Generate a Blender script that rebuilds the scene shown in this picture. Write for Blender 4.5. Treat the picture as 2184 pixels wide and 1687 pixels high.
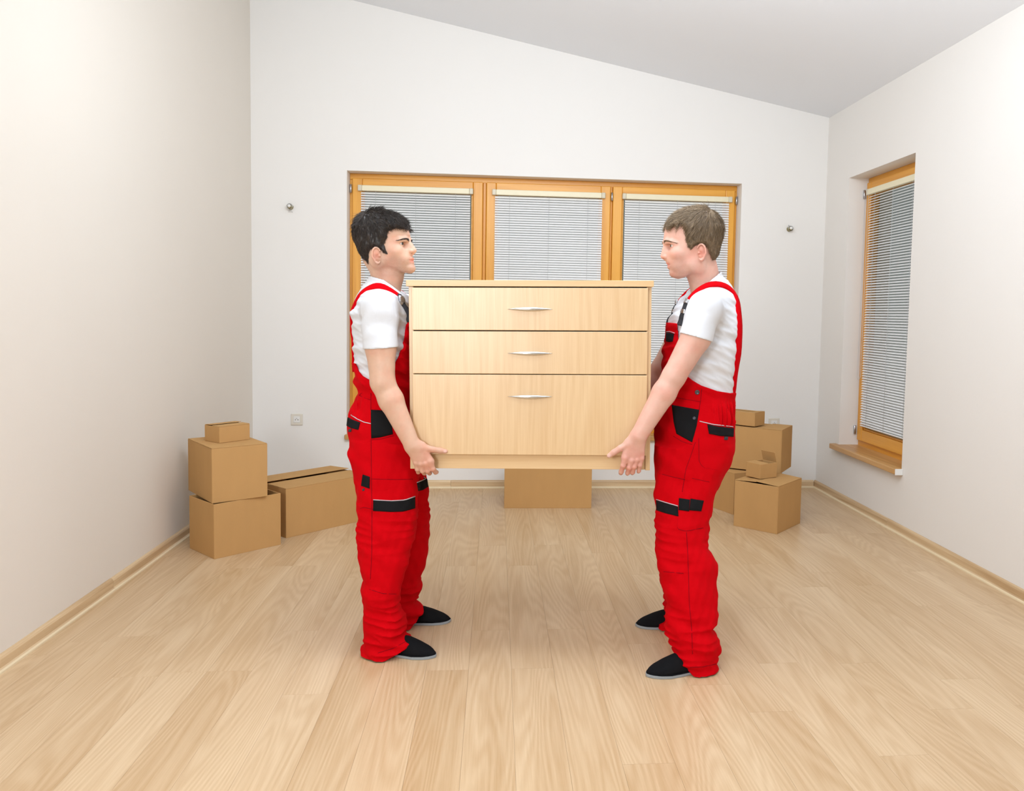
import bpy, bmesh, math, random
import numpy as np
from mathutils import Vector, Matrix
from mathutils.bvhtree import BVHTree

for o in list(bpy.data.objects): bpy.data.objects.remove(o)
SC = bpy.context.scene; COL = SC.collection
RAD = math.radians

# ------------------------------------------------------------------ camera (solved from the room's edges)
FP = 1700.0; CX, CY = 1210.2, 776.07; W0, H0 = 2184, 1687
YAW, PITCH, ROLL, CAMH = 0.08942, -0.06261, 0.01832, 1.37
ROOM_L, ROOM_R, ROOM_D, ROOM_H, SLOPE, ROOM_F = -1.837, 2.598, 6.204, 2.954, 0.193, -2.4
_F = Vector((math.sin(YAW)*math.cos(PITCH), math.cos(YAW)*math.cos(PITCH), math.sin(PITCH)))
_R0 = Vector((math.cos(YAW), -math.sin(YAW), 0)); _U0 = _R0.cross(_F)
_R = _R0*math.cos(ROLL)+_U0*math.sin(ROLL); _U = -_R0*math.sin(ROLL)+_U0*math.cos(ROLL)
cd = bpy.data.cameras.new('camera'); cam = bpy.data.objects.new('camera', cd); COL.objects.link(cam)
cam.matrix_world = Matrix(((_R.x, _U.x, -_F.x, 0), (_R.y, _U.y, -_F.y, 0), (_R.z, _U.z, -_F.z, CAMH), (0, 0, 0, 1)))
cd.sensor_width = 36; cd.sensor_fit = 'HORIZONTAL'; cd.lens = 36*FP/W0
cd.shift_x = (W0/2-CX)/W0; cd.shift_y = (CY-H0/2)/W0; cd.clip_start = 0.05
SC.camera = cam
CAMP = Vector((0, 0, CAMH))
def ray(px, py): return (_F+_R*((px-CX)/FP)-_U*((py-CY)/FP))
def P(px, py, Y):                       # outline pixel in the image -> point on the vertical plane y = Y
    d = ray(px, py); return CAMP+d*(Y/d.y)
def G(px, py, z=0.0):
    d = ray(px, py); return CAMP+d*((z-CAMH)/d.z)

# ------------------------------------------------------------------ world, lights, exposure
SC.view_settings.view_transform = 'Standard'; SC.view_settings.look = 'None'
SC.view_settings.exposure = 0.0; SC.view_settings.gamma = 1.0; SC.view_settings.use_curve_mapping = False
wd = bpy.data.worlds.new('overcast'); SC.world = wd; wd.use_nodes = True
bg = wd.node_tree.nodes['Background']; bg.inputs[0].default_value = (0.80, 0.86, 0.82, 1); bg.inputs[1].default_value = 0.22
def area(name, loc, target, sx, sy, power, color=(1, 1, 1)):
    l = bpy.data.lights.new(name, 'AREA'); l.shape = 'RECTANGLE'; l.size = sx; l.size_y = sy; l.energy = power; l.color = color
    o = bpy.data.objects.new(name, l); COL.objects.link(o); o.location = loc
    o.rotation_euler = (Vector(target)-Vector(loc)).to_track_quat('-Z', 'Y').to_euler(); return o
area('key_softbox', (-1.18, -0.35, 1.66), (0.25, 3.2, 1.0), 0.6, 0.7, 46, (0.90, 0.96, 1.0))
area('ceiling_bounce_flash', (0.1, 0.7, 1.9), (0.1, 0.71, 3.3), 1.2, 1.2, 92, (0.78, 0.89, 1.0))
area('right_softbox', (1.9, -1.5, 2.1), (2.4, 2.6, 1.2), 0.9, 1.2, 3, (0.80, 0.90, 1.0))
area('added_back_fill', (0.1, 2.9, 2.90), (0.4, 4.9, 0.5), 2.4, 0.8, 40, (0.78, 0.89, 1.0))  # unseen fill lamp, added to brighten the back wall and boxes
area('added_ceiling_fill', (0.7, 2.5, 2.72), (1.0, 3.9, 3.4), 2.0, 0.5, 25, (0.80, 0.89, 1.0))  # second unseen lamp, added only to lift the far ceiling

# ------------------------------------------------------------------ helpers
def tag(o, label=None, cat=None, group=None, kind=None):
    if label: o['label'] = label
    if cat: o['category'] = cat
    if group: o['group'] = group
    if kind: o['kind'] = kind
    return o
def link(name, me, mat=None, parent=None, smooth=False):
    if mat is not None and not me.materials: me.materials.append(mat)
    if smooth: me.polygons.foreach_set('use_smooth', [True]*len(me.polygons))
    o = bpy.data.objects.new(name, me); COL.objects.link(o)
    if parent is not None: o.parent = parent
    return o
def empty(name, loc=(0, 0, 0), rot=(0, 0, 0), parent=None):
    o = bpy.data.objects.new(name, None); COL.objects.link(o); o.location = loc; o.rotation_euler = rot
    o.empty_display_size = .1
    if parent is not None: o.parent = parent
    return o
def mesh(name, v, f):
    me = bpy.data.meshes.new(name); me.from_pydata([tuple(p) for p in v], [], [tuple(q) for q in f]); me.update(); return me
def boxes_mesh(name, bxs, bevel=0.0, seg=1):
    bm = bmesh.new()
    for (a, b) in bxs:
        r = bmesh.ops.create_cube(bm, size=1.0)
        for v in r['verts']:
            v.co = Vector([(a[i]+b[i])/2+v.co[i]*(b[i]-a[i]) for i in range(3)])
    if bevel > 0:
        bmesh.ops.bevel(bm, geom=bm.edges[:], offset=bevel, segments=seg, affect='EDGES', profile=.5)
    me = bpy.data.meshes.new(name); bm.to_mesh(me); bm.free(); return me
def tube_mesh(name, paths, rad, n=8, closed=False):
    V = []; Fc = []
    for pi, path in enumerate(paths):
        pts = [Vector(p) for p in path]; m = len(pts); base = len(V)
        for i, p in enumerate(pts):
            t = (pts[min(i+1, m-1)]-pts[max(i-1, 0)])
            if closed: t = pts[(i+1) % m]-pts[i-1]
            t.normalize(); up = Vector((0, 0, 1)) if abs(t.z) < .9 else Vector((0, 1, 0))
            a = t.cross(up).normalized(); b = t.cross(a)
            r = rad[i] if isinstance(rad, (list, tuple)) else rad
            for k in range(n):
                an = 2*math.pi*k/n; V.append(p+a*(r*math.cos(an))+b*(r*math.sin(an)))
        for i in range(m if closed else m-1):
            j = (i+1) % m
            for k in range(n):
                k2 = (k+1) % n; Fc.append((base+i*n+k, base+i*n+k2, base+j*n+k2, base+j*n+k))
        if not closed:
            Fc.append(tuple(base+k for k in range(n))[::-1]); Fc.append(tuple(base+(m-1)*n+k for k in range(n)))
    me = mesh(name, V, Fc); me.polygons.foreach_set('use_smooth', [True]*len(me.polygons)); return me

# ------------------------------------------------------------------ materials
class NT:
    def __init__(s, name):
        s.m = bpy.data.materials.new(name); s.m.use_nodes = True; s.t = s.m.node_tree; s.b = s.t.nodes['Principled BSDF']
    def n(s, typ, **kw):
        nd = s.t.nodes.new(typ)
        for k, v in kw.items():
            if k.startswith('i_'):
                key = k[2:]; key = int(key) if key.isdigit() else key.replace('_', ' '); nd.inputs[key].default_value = v
            else: setattr(nd, k, v)
        return nd
    def l(s, a, b): s.t.links.new(a, b)
    def set(s, **kw):
        for k, v in kw.items(): s.b.inputs[k.replace('_', ' ')].default_value = v
        return s
def c4(r, g, b): return (r, g, b, 1)
def srgb(r, g, b):
    f = lambda u: (u/255/12.92) if u/255 <= .04045 else ((u/255+.055)/1.055)**2.4
    return (f(r), f(g), f(b), 1)
def plain(name, col, rough=.5, metal=0.0, noise=0.0, nscale=30, bump=0.0, bscale=200, spec=.5, stretch=(1, 1, 1), **kw):
    q = NT(name); q.set(Base_Color=col, Roughness=rough, Metallic=metal)
    q.b.inputs['Specular IOR Level'].default_value = spec
    tc = q.n('ShaderNodeTexCoord'); mp = q.n('ShaderNodeMapping'); mp.inputs['Scale'].default_value = stretch
    q.l(tc.outputs['Object'], mp.inputs[0])
    if noise > 0:
        nz = q.n('ShaderNodeTexNoise', i_Scale=nscale, i_Detail=4.0); q.l(mp.outputs[0], nz.inputs['Vector'])
        mx = q.n('ShaderNodeMix', data_type='RGBA'); q.l(nz.outputs[0], mx.inputs[0])
        mx.inputs[6].default_value = tuple(min(1, c*(1-noise)) for c in col[:3])+(1,)
        mx.inputs[7].default_value = tuple(min(1, c*(1+noise)) for c in col[:3])+(1,)
        q.l(mx.outputs[2], q.b.inputs['Base Color'])
    if bump > 0:
        nb = q.n('ShaderNodeTexNoise', i_Scale=bscale, i_Detail=5.0); q.l(mp.outputs[0], nb.inputs['Vector'])
        bp = q.n('ShaderNodeBump', i_Strength=bump, i_Distance=.002); q.l(nb.outputs[0], bp.inputs['Height']); q.l(bp.outputs[0], q.b.inputs['Normal'])
    for k, v in kw.items(): q.b.inputs[k.replace('_', ' ')].default_value = v
    return q.m
def wood(name, c_lo, c_hi, axis='Y', rough=.4, freq=16.0, sc=3.0, stretch=.12, fine=.35, rand=0.12, bump=.05, spec=.5, coat=0.0, lines=None, broad=.5):
    """fibres run along axis; contour lines of stretched noise give the cathedral figure"""
    q = NT(name); q.set(Roughness=rough); q.b.inputs['Specular IOR Level'].default_value = spec
    if coat: q.b.inputs['Coat Weight'].default_value = coat; q.b.inputs['Coat Roughness'].default_value = .40; q.b.inputs['Coat IOR'].default_value = 1.75
    tc = q.n('ShaderNodeTexCoord'); oi = q.n('ShaderNodeObjectInfo'); mp = q.n('ShaderNodeMapping')
    s = [1, 1, 1]; s['XYZ'.index(axis)] = stretch; mp.inputs['Scale'].default_value = s
    off = q.n('ShaderNodeVectorMath', operation='MULTIPLY_ADD'); cmb = q.n('ShaderNodeCombineXYZ')
    for i in range(3): q.l(oi.outputs['Random'], cmb.inputs[i])
    q.l(cmb.outputs[0], off.inputs[0]); off.inputs[1].default_value = (37, 91, 53); q.l(tc.outputs['Object'], off.inputs[2])
    q.l(off.outputs[0], mp.inputs[0])
    nz = q.n('ShaderNodeTexNoise', i_Scale=sc, i_Detail=1.5, i_Roughness=.4, i_Distortion=.4); q.l(mp.outputs[0], nz.inputs['Vector'])
    mul = q.n('ShaderNodeMath', operation='MULTIPLY', i_1=freq*6.28); q.l(nz.outputs[0], mul.inputs[0])
    sn = q.n('ShaderNodeMath', operation='SINE'); q.l(mul.outputs[0], sn.inputs[0])
    ma = q.n('ShaderNodeMath', operation='MULTIPLY_ADD', i_1=.5, i_2=.5); q.l(sn.outputs[0], ma.inputs[0])
    mp2 = q.n('ShaderNodeMapping'); s2 = [1, 1, 1]; s2['XYZ'.index(axis)] = .03; mp2.inputs['Scale'].default_value = s2; q.l(off.outputs[0], mp2.inputs[0])
    nf = q.n('ShaderNodeTexNoise', i_Scale=170.0, i_Detail=3.0, i_Roughness=.6); q.l(mp2.outputs[0], nf.inputs['Vector'])
    nb = q.n('ShaderNodeTexNoise', i_Scale=sc*1.6, i_Detail=2.0); q.l(mp.outputs[0], nb.inputs['Vector'])
    a1 = q.n('ShaderNodeMath', operation='MULTIPLY', i_1=(.5-fine*.5) if lines is None else lines); q.l(ma.outputs[0], a1.inputs[0])
    a2 = q.n('ShaderNodeMath', operation='MULTIPLY_ADD', i_1=fine); q.l(nf.outputs[0], a2.inputs[0]); q.l(a1.outputs[0], a2.inputs[2])
    a3 = q.n('ShaderNodeMath', operation='MULTIPLY_ADD', i_1=broad); q.l(nb.outputs[0], a3.inputs[0]); q.l(a2.outputs[0], a3.inputs[2])
    rr = q.n('ShaderNodeMath', operation='MULTIPLY_ADD', i_1=rand, i_2=-rand/2); q.l(oi.outputs['Random'], rr.inputs[0])
    a4 = q.n('ShaderNodeMath', operation='ADD'); q.l(a3.outputs[0], a4.inputs[0]); q.l(rr.outputs[0], a4.inputs[1])
    cr = q.n('ShaderNodeValToRGB'); cr.color_ramp.elements[0].position = .22; cr.color_ramp.elements[0].color = c_lo
    cr.color_ramp.elements[1].position = .80; cr.color_ramp.elements[1].color = c_hi; q.l(a4.outputs[0], cr.inputs[0])
    q.l(cr.outputs[0], q.b.inputs['Base Color'])
    if bump: 
        bp = q.n('ShaderNodeBump', i_Strength=bump, i_Distance=.001); q.l(a2.outputs[0], bp.inputs['Height']); q.l(bp.outputs[0], q.b.inputs['Normal'])
    return q.m
def fabric(name, col, rough=.9, bump=.25, var=.06, sheen=.2):
    q = NT(name); q.set(Base_Color=col, Roughness=rough); q.b.inputs['Specular IOR Level'].default_value = .06
    tc = q.n('ShaderNodeTexCoord')
    nz = q.n('ShaderNodeTexNoise', i_Scale=9.0, i_Detail=3.0); q.l(tc.outputs['Object'], nz.inputs['Vector'])
    mx = q.n('ShaderNodeMix', data_type='RGBA'); q.l(nz.outputs[0], mx.inputs[0])
    mx.inputs[6].default_value = tuple(c*(1-var) for c in col[:3])+(1,); mx.inputs[7].default_value = tuple(min(1, c*(1+var)) for c in col[:3])+(1,)
    q.l(mx.outputs[2], q.b.inputs['Base Color'])
    w1 = q.n('ShaderNodeTexNoise', i_Scale=900.0, i_Detail=2.0); q.l(tc.outputs['Object'], w1.inputs['Vector'])
    w2 = q.n('ShaderNodeTexNoise', i_Scale=28.0, i_Detail=3.0, i_Distortion=.8); q.l(tc.outputs['Object'], w2.inputs['Vector'])
    b1 = q.n('ShaderNodeBump', i_Strength=bump, i_Distance=.0006); q.l(w1.outputs[0], b1.inputs['Height'])
    b2 = q.n('ShaderNodeBump', i_Strength=bump, i_Distance=.006); q.l(w2.outputs[0], b2.inputs['Height']); q.l(b1.outputs[0], b2.inputs['Normal'])
    q.l(b2.outputs[0], q.b.inputs['Normal']); return q.m
def skin(name):
    q = NT(name); q.set(Roughness=.48); q.b.inputs['Specular IOR Level'].default_value = .35
    at = q.n('ShaderNodeAttribute', attribute_name='Col'); tc = q.n('ShaderNodeTexCoord')
    nz = q.n('ShaderNodeTexNoise', i_Scale=45.0, i_Detail=5.0); q.l(tc.outputs['Object'], nz.inputs['Vector'])
    mr = q.n('ShaderNodeMapRange'); mr.inputs['To Min'].default_value = .90; mr.inputs['To Max'].default_value = 1.10; q.l(nz.outputs[0], mr.inputs[0])
    vm = q.n('ShaderNodeVectorMath', operation='SCALE'); q.l(at.outputs[0], vm.inputs[0]); q.l(mr.outputs[0], vm.inputs['Scale'])
    n2 = q.n('ShaderNodeTexNoise', i_Scale=16.0, i_Detail=3.0); q.l(tc.outputs['Object'], n2.inputs['Vector'])
    m2 = q.n('ShaderNodeMapRange'); m2.inputs['From Min'].default_value = .42; m2.inputs['From Max'].default_value = .72; q.l(n2.outputs[0], m2.inputs[0])
    mz = q.n('ShaderNodeMix', data_type='RGBA', blend_type='MULTIPLY'); q.l(m2.outputs[0], mz.inputs[0]); q.l(vm.outputs[0], mz.inputs[6]); mz.inputs[7].default_value = (1.0, .84, .82, 1)
    q.l(mz.outputs[2], q.b.inputs['Base Color'])
    q.b.inputs['Subsurface Weight'].default_value = .12; q.b.inputs['Subsurface Radius'].default_value = (.012, .005, .003); q.b.inputs['Subsurface Scale'].default_value = 1.0
    nb = q.n('ShaderNodeTexNoise', i_Scale=320.0, i_Detail=3.0); q.l(tc.outputs['Object'], nb.inputs['Vector'])
    bp = q.n('ShaderNodeBump', i_Strength=.18, i_Distance=.0008); q.l(nb.outputs[0], bp.inputs['Height']); q.l(bp.outputs[0], q.b.inputs['Normal']); return q.m

M = {}
M['wall_left'] = plain('wall_plaster_left', srgb(236, 228, 217), .85, noise=.012, nscale=2.5, bump=.15, bscale=60, spec=.2)
M['wall'] = plain('wall_plaster', srgb(238, 233, 227), .85, noise=.012, nscale=2.5, bump=.15, bscale=60, spec=.2)
M['wall_white'] = plain('wall_plaster_white', srgb(240, 236, 231), .85, noise=.01, nscale=2.5, bump=.12, bscale=60, spec=.2)
M['ceiling'] = plain('ceiling_paint', srgb(242, 244, 248), .9, noise=.008, nscale=2, spec=.2)
M['floor'] = wood('oak_laminate', srgb(186, 149, 106), srgb(225, 198, 162), 'Y', rough=.36, freq=30, sc=5.0, stretch=.085, fine=.34, rand=.10, bump=.04, lines=.13)
M['subfloor'] = plain('subfloor', srgb(150, 118, 84), .8, noise=.05)
M['base_x'] = wood('baseboard_oak_x', srgb(186, 150, 108), srgb(222, 193, 152), 'X', rough=.45, freq=5, sc=9, stretch=.06, fine=.4)
M['base_y'] = wood('baseboard_oak_y', srgb(186, 150, 108), srgb(222, 193, 152), 'Y', rough=.45, freq=5, sc=9, stretch=.06, fine=.4)
M['caulk'] = plain('baseboard_foot', srgb(232, 212, 176), .5, noise=.04)
M['win_x'] = wood('pine_frame_x', srgb(212, 138, 36), srgb(238, 172, 66), 'X', rough=.35, freq=3, sc=8, stretch=.05, fine=.45, rand=.1)
M['win_y'] = wood('pine_frame_y', srgb(206, 134, 50), srgb(232, 168, 80), 'Y', rough=.35, freq=3, sc=8, stretch=.05, fine=.45, rand=.1)
M['win_z'] = wood('pine_frame_z', srgb(212, 138, 36), srgb(238, 172, 66), 'Z', rough=.35, freq=3, sc=8, stretch=.05, fine=.45, rand=.1)
M['sill'] = wood('sill_board', srgb(180, 130, 74), srgb(214, 166, 106), 'Y', rough=.35, freq=4, sc=7, stretch=.08)
M['sill_x'] = wood('sill_board_x', srgb(180, 130, 74), srgb(214, 166, 106), 'X', rough=.35, freq=4, sc=7, stretch=.08)
M['slat'] = plain('blind_slat', srgb(246, 244, 242), .4, noise=.01, spec=.5)
M['head'] = plain('blind_headrail', srgb(236, 226, 194), .4, noise=.02)
M['cap'] = plain('blind_cap', srgb(214, 204, 180), .4, noise=.02)
M['cord'] = plain('blind_cord', srgb(205, 205, 205), .7, noise=.03)
M['steel'] = plain('steel', srgb(178, 178, 182), .28, 1.0, noise=.06, nscale=80)
M['satin'] = plain('satin_nickel', srgb(205, 202, 196), .24, 1.0, noise=.03, nscale=120)
M['brass'] = plain('old_brass', srgb(150, 138, 84), .35, .8, noise=.15, nscale=200)
M['plastic'] = plain('socket_plastic', srgb(226, 218, 204), .35, noise=.01)
M['plastic_in'] = plain('socket_insert', srgb(236, 234, 230), .25, noise=.01)
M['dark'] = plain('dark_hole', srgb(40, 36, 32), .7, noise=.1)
M['card'] = plain('cardboard', srgb(196, 152, 98), .85, noise=.05, nscale=14, bump=.15, bscale=160, spec=.15, stretch=(1, 1, .3))
M['card_edge'] = plain('cardboard_edge', srgb(214, 174, 124), .85, noise=.08, nscale=200, spec=.15)
M['card_in'] = plain('cardboard_inside', srgb(160, 122, 78), .9, noise=.06, nscale=14, spec=.1)
M['beech_z'] = wood('beech_veneer', srgb(206, 163, 108), srgb(226, 192, 144), 'Z', rough=.42, freq=14, sc=5, stretch=.07, fine=.55, rand=.0, bump=.02, coat=1.0, lines=.14, broad=.34)
M['beech_x'] = wood('beech_veneer_x', srgb(210, 168, 114), srgb(229, 195, 148), 'X', rough=.42, freq=5, sc=5, stretch=.07, fine=.45, rand=.05, bump=.02, coat=.25)
M['beech_edge'] = plain('beech_edge_band', srgb(214, 160, 104), .45, noise=.06, nscale=40, stretch=(1, 1, .1))
M['red'] = fabric('red_workwear', (0.58, 0.001, 0.005, 1), .92, .3)
M['redline'] = fabric('red_stitching', (0.20, 0.004, 0.010, 1), .9, .1)
M['black'] = fabric('black_workwear', (0.013, 0.013, 0.014, 1), .9, .3)
M['webbing'] = fabric('grey_elastic', (0.05, 0.05, 0.055, 1), .8, .2)
M['piping'] = plain('reflective_piping', srgb(196, 190, 196), .4, noise=.05)
M['cotton'] = fabric('white_cotton', (0.70, 0.70, 0.725, 1), .95, .22, .02)
M['felt'] = fabric('black_felt', (0.010, 0.010, 0.011, 1), 1.0, .5)
M['sole'] = plain('grey_sole', srgb(150, 156, 160), .8, noise=.1, nscale=300)
M['skin'] = skin('skin')
M['buttonm'] = plain('button_metal', srgb(90, 90, 100), .35, .9, noise=.1, nscale=200)
def hairmat(name, c1, c2):
    q = NT(name); q.set(Roughness=.42); q.b.inputs['Specular IOR Level'].default_value = .45
    at = q.n('ShaderNodeAttribute', attribute_name='Sh')
    mx = q.n('ShaderNodeMix', data_type='RGBA'); q.l(at.outputs['Fac'], mx.inputs[0]); mx.inputs[6].default_value = c1; mx.inputs[7].default_value = c2
    q.l(mx.outputs[2], q.b.inputs['Base Color']); return q.m
M['hair_dark'] = hairmat('hair_dark_brown', (.008, .0058, .0048, 1), (.060, .042, .032, 1))
M['hair_fair'] = hairmat('hair_light_brown', (.065, .038, .019, 1), (.34, .235, .135, 1))
def glassmat():
    q = NT('window_glass'); q.set(Roughness=.02, Base_Color=c4(.93, .97, .95)); q.b.inputs['Transmission Weight'].default_value = 1.0; q.b.inputs['IOR'].default_value = 1.1
    return q.m
M['glass'] = glassmat()
M['eyewhite'] = plain('eye_white', srgb(232, 222, 216), .2, noise=.02)
M['iris'] = plain('iris', srgb(74, 68, 58), .2, noise=.2, nscale=400)
M['pupil'] = plain('pupil', srgb(10, 10, 10), .1, noise=.01)

# ------------------------------------------------------------------ room shell
def slab_with_hole(name, rect, hole, axis, pos, th, mat):
    """wall in the plane axis=pos, growing by th outwards, polygon outline rect = list of (u,z), optional hole (u0,u1,z0,z1)"""
    bm = bmesh.new(); us = sorted({rect[0], rect[1]} | ({hole[0], hole[1]} if hole else set()))
    def top(u): return rect[3](u)
    def pt(u, z, t): return (pos+t, u, z) if axis == 'X' else (u, pos+t, z)
    def prism(u0, u1, zb, zt0, zt1):
        vs = [bm.verts.new(pt(u, z, t)) for t in (0, th) for (u, z) in ((u0, zb), (u1, zb), (u1, zt1), (u0, zt0))]
        for f in ((0, 1, 2, 3), (7, 6, 5, 4), (0, 4, 5, 1), (1, 5, 6, 2), (2, 6, 7, 3), (3, 7, 4, 0)): bm.faces.new([vs[i] for i in f])
    for u0, u1 in zip(us[:-1], us[1:]):
        if hole and u0 >= hole[0]-1e-6 and u1 <= hole[1]+1e-6:
            prism(u0, u1, rect[2], hole[2], hole[2]); prism(u0, u1, hole[3], top(u0), top(u1))
        else: prism(u0, u1, rect[2], top(u0), top(u1))
    bmesh.ops.remove_doubles(bm, verts=bm.verts[:], dist=1e-5)
    # drop interior faces shared by neighbouring prisms
    seen = {}
    for f in bm.faces[:]:
        k = tuple(sorted(v.index for v in f.verts)) if False else frozenset(f.verts)
        seen.setdefault(k, []).append(f)
    dead = [f for fs in seen.values() if len(fs) > 1 for f in fs]
    bmesh.ops.delete(bm, geom=dead, context='FACES_ONLY')
    bmesh.ops.recalc_face_normals(bm, faces=bm.faces[:])
    me = bpy.data.meshes.new(name); bm.to_mesh(me); bm.free()
    return tag(link(name, me, mat), kind='structure')
zc = lambda x: ROOM_H+SLOPE*(ROOM_R-x)
WB = (-1.137, 1.909, 0.383, 2.418)       # back window opening x0,x1,z0,z1
WR = (4.849, 5.794, 0.385, 2.417)        # right window opening y0,y1,z0,z1
slab_with_hole('wall_back', (ROOM_L-.3, ROOM_R+.3, 0, lambda x: zc(x)+.02), WB, 'Y', ROOM_D, .32, M['wall_white'])
slab_with_hole('wall_right', (ROOM_F, ROOM_D, 0, lambda y: ROOM_H+.02), WR, 'X', ROOM_R, .34, M['wall'])
slab_with_hole('wall_left', (ROOM_F, ROOM_D, 0, lambda y: zc(ROOM_L)+.02), None, 'X', ROOM_L, -.3, M['wall_left'])
slab_with_hole('wall_front', (ROOM_L, ROOM_R, 0, lambda x: zc(x)+.02), None, 'Y', ROOM_F, -.2, M['wall_white'])
x0, x1 = ROOM_L-.3, ROOM_R+.34; y0, y1 = ROOM_F-.2, ROOM_D+.32
tag(link('ceiling', mesh('ceiling', [(x0, y0, zc(x0)), (x1, y0, zc(x1)), (x1, y1, zc(x1)), (x0, y1, zc(x0)), (x0, y0, zc(x0)+.2), (x1, y0, zc(x1)+.2), (x1, y1, zc(x1)+.2), (x0, y1, zc(x0)+.2)],
    [(3, 2, 1, 0), (4, 5, 6, 7), (0, 1, 5, 4), (1, 2, 6, 5), (2, 3, 7, 6), (3, 0, 4, 7)][::1]), M['ceiling']), kind='structure')
floor = tag(link('floor', boxes_mesh('floor', [((x0, y0, -.12), (x1, y1, -.009))]), M['subfloor']), kind='structure')
# laminate boards, each one a part of the floor
PW, PL, GAP = 0.1632, 1.262, 0.0005
cache = {}
rnd = random.Random(4)
def plank(xa, xb, ya, yb):
    k = (round(xb-xa, 4), round(yb-ya, 4))
    if k not in cache:
        me = boxes_mesh('floor_board', [((GAP/2, GAP/2, -.009), (k[0]-GAP/2, k[1]-GAP/2, 0))])
        me.materials.append(M['floor']); cache[k] = me
    o = link('floor_board', cache[k], None, floor); o.location = (xa, ya, 0)
offs = [3.000, 3.378, 2.62]
ci = 0
xa = .073-PW*12
while xa < ROOM_R:
    a, b = max(xa, ROOM_L), min(xa+PW, ROOM_R)
    if b-a > .004:
        n_col = round((xa-.073)/PW)
        o_ = {0: 3.0, 1: 3.378, -1: 3.378, -8: 3.03, -6: 3.409, -7: 3.033, -11: 3.33, 8: 2.985, 9: 2.985-.38}.get(n_col, offs[rnd.randrange(3)]+rnd.choice((0, .21)))
        y = o_-PL*6
        while y < ROOM_D:
            ya, yb = max(y, ROOM_F), min(y+PL, ROOM_D)
            if yb-ya > .004: plank(a, b, ya, yb)
            y += PL
    xa += PW
# baseboards in lengths, with a light foot bead
def baseboard(name, side, segs):
    root = tag(empty(name), kind='structure')
    for (a, b) in segs:
        prof = [(0, 0), (.020, 0), (.020, .012), (.0155, .016), (.0155, .047), (.012, .055), (.006, .0605), (0, .0605)]
        foot = [(.0201, .0), (.027, .0), (.0262, .006), (.0215, .0105), (.0201, .0115)]
        for nm, pr, mt in (('baseboard_length', prof, M['base_x'] if side == 'back' else M['base_y']), ('foot_bead', foot, M['caulk'])):
            V = []; n = len(pr)
            for t in (a+.0006, b-.0006):
                for (d, z) in pr:
                    V.append({'back': (t, ROOM_D-d, z), 'left': (ROOM_L+d, t, z), 'right': (ROOM_R-d, t, z)}[side])
            Fc = [(i, (i+1) % n, n+(i+1) % n, n+i) for i in range(n)]+[tuple(range(n))[::-1], tuple(range(n, 2*n))]
            me = mesh(nm, V, Fc); bm = bmesh.new(); bm.from_mesh(me); bmesh.ops.recalc_face_normals(bm, faces=bm.faces[:]); bm.to_mesh(me); bm.free()
            link(nm, me, mt, root)
baseboard('baseboard_back', 'back', [(ROOM_L+.02, -.34), (-.34, 2.06), (2.06, ROOM_R-.02)])
baseboard('baseboard_left', 'left', [(ROOM_F, 1.4), (1.4, 3.94), (3.94, ROOM_D)])
baseboard('baseboard_right', 'right', [(ROOM_F, 2.28), (2.28, 4.98), (4.98, ROOM_D)])

# ------------------------------------------------------------------ windows and blinds (built along local x, facing local -y)
def beam(nm, a, b, mat, parent, bev=.004):
    return link(nm, boxes_mesh(nm, [(a, b)], bev, 2), mat, parent)
def window(name, loc, rotz, width, height, sashes, hinge_xs, mats, handle=False):
    """origin: lower left of opening at frame face. local x to the right seen from the room, local +y outwards"""
    MX, MZ = mats
    root = tag(empty(name, loc, (0, 0, rotz)), kind='structure')
    fw, fd = .055, .08; top = .045
    beam('frame_rail', (0, 0, height-top), (width, fd, height), MX, root)
    beam('frame_rail', (0, 0, 0), (width, fd, fw), MX, root)
    beam('frame_post', (0, .001, fw), (.035, fd, height-top), MZ, root)
    beam('frame_post', (width-.035, .001, fw), (width, fd, height-top), MZ, root)
    for i, (s0, s1) in enumerate(sashes):
        sw = .075; z0_, z1_ = .045, height-top+.008
        e = empty('sash', (0, 0, 0), parent=root)
        beam('sash_stile', (s0, -.022, z0_), (s0+sw, .045, z1_), MZ, e, .006)
        beam('sash_stile', (s1-sw, -.022, z0_), (s1, .045, z1_), MZ, e, .006)
        beam('sash_rail', (s0+sw, -.022, z1_-.082), (s1-sw, .045, z1_), MX, e, .006)
        beam('sash_rail', (s0+sw, -.022, z0_), (s1-sw, .045, z0_+.085), MX, e, .006)
        bead = boxes_mesh('glazing_bead', [((s0+sw, -.008, z0_+.085), (s0+sw+.014, .03, z1_-.082)), ((s1-sw-.014, -.008, z0_+.085), (s1-sw, .03, z1_-.082)),
                                           ((s0+sw+.014, -.008, z0_+.085), (s1-sw-.014, .03, z0_+.099)), ((s0+sw+.014, -.008, z1_-.096), (s1-sw-.014, .03, z1_-.082))], .003)
        link('glazing_bead', bead, MX, e)
        link('window_pane', boxes_mesh('window_pane', [((s0+sw+.001, .030, z0_+.086), (s1-sw-.001, .036, z1_-.083))]), M['glass'], e)
        if i > 0:
            p0 = sashes[i-1][1]
            if s0-p0 > .012: beam('mullion', (p0+.001, -.004, z0_), (s0-.001, .06, z1_), MZ, root, .005)
    for hx in hinge_xs:
        for hz in (height-.12, .12):
            link('hinge', tube_mesh('hinge', [[(hx, -.034, hz-.032), (hx, -.034, hz-.030), (hx, -.034, hz+.030), (hx, -.034, hz+.032)]], [.006, .0085, .0085, .006], 12), M['steel'], root)
    return root
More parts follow.
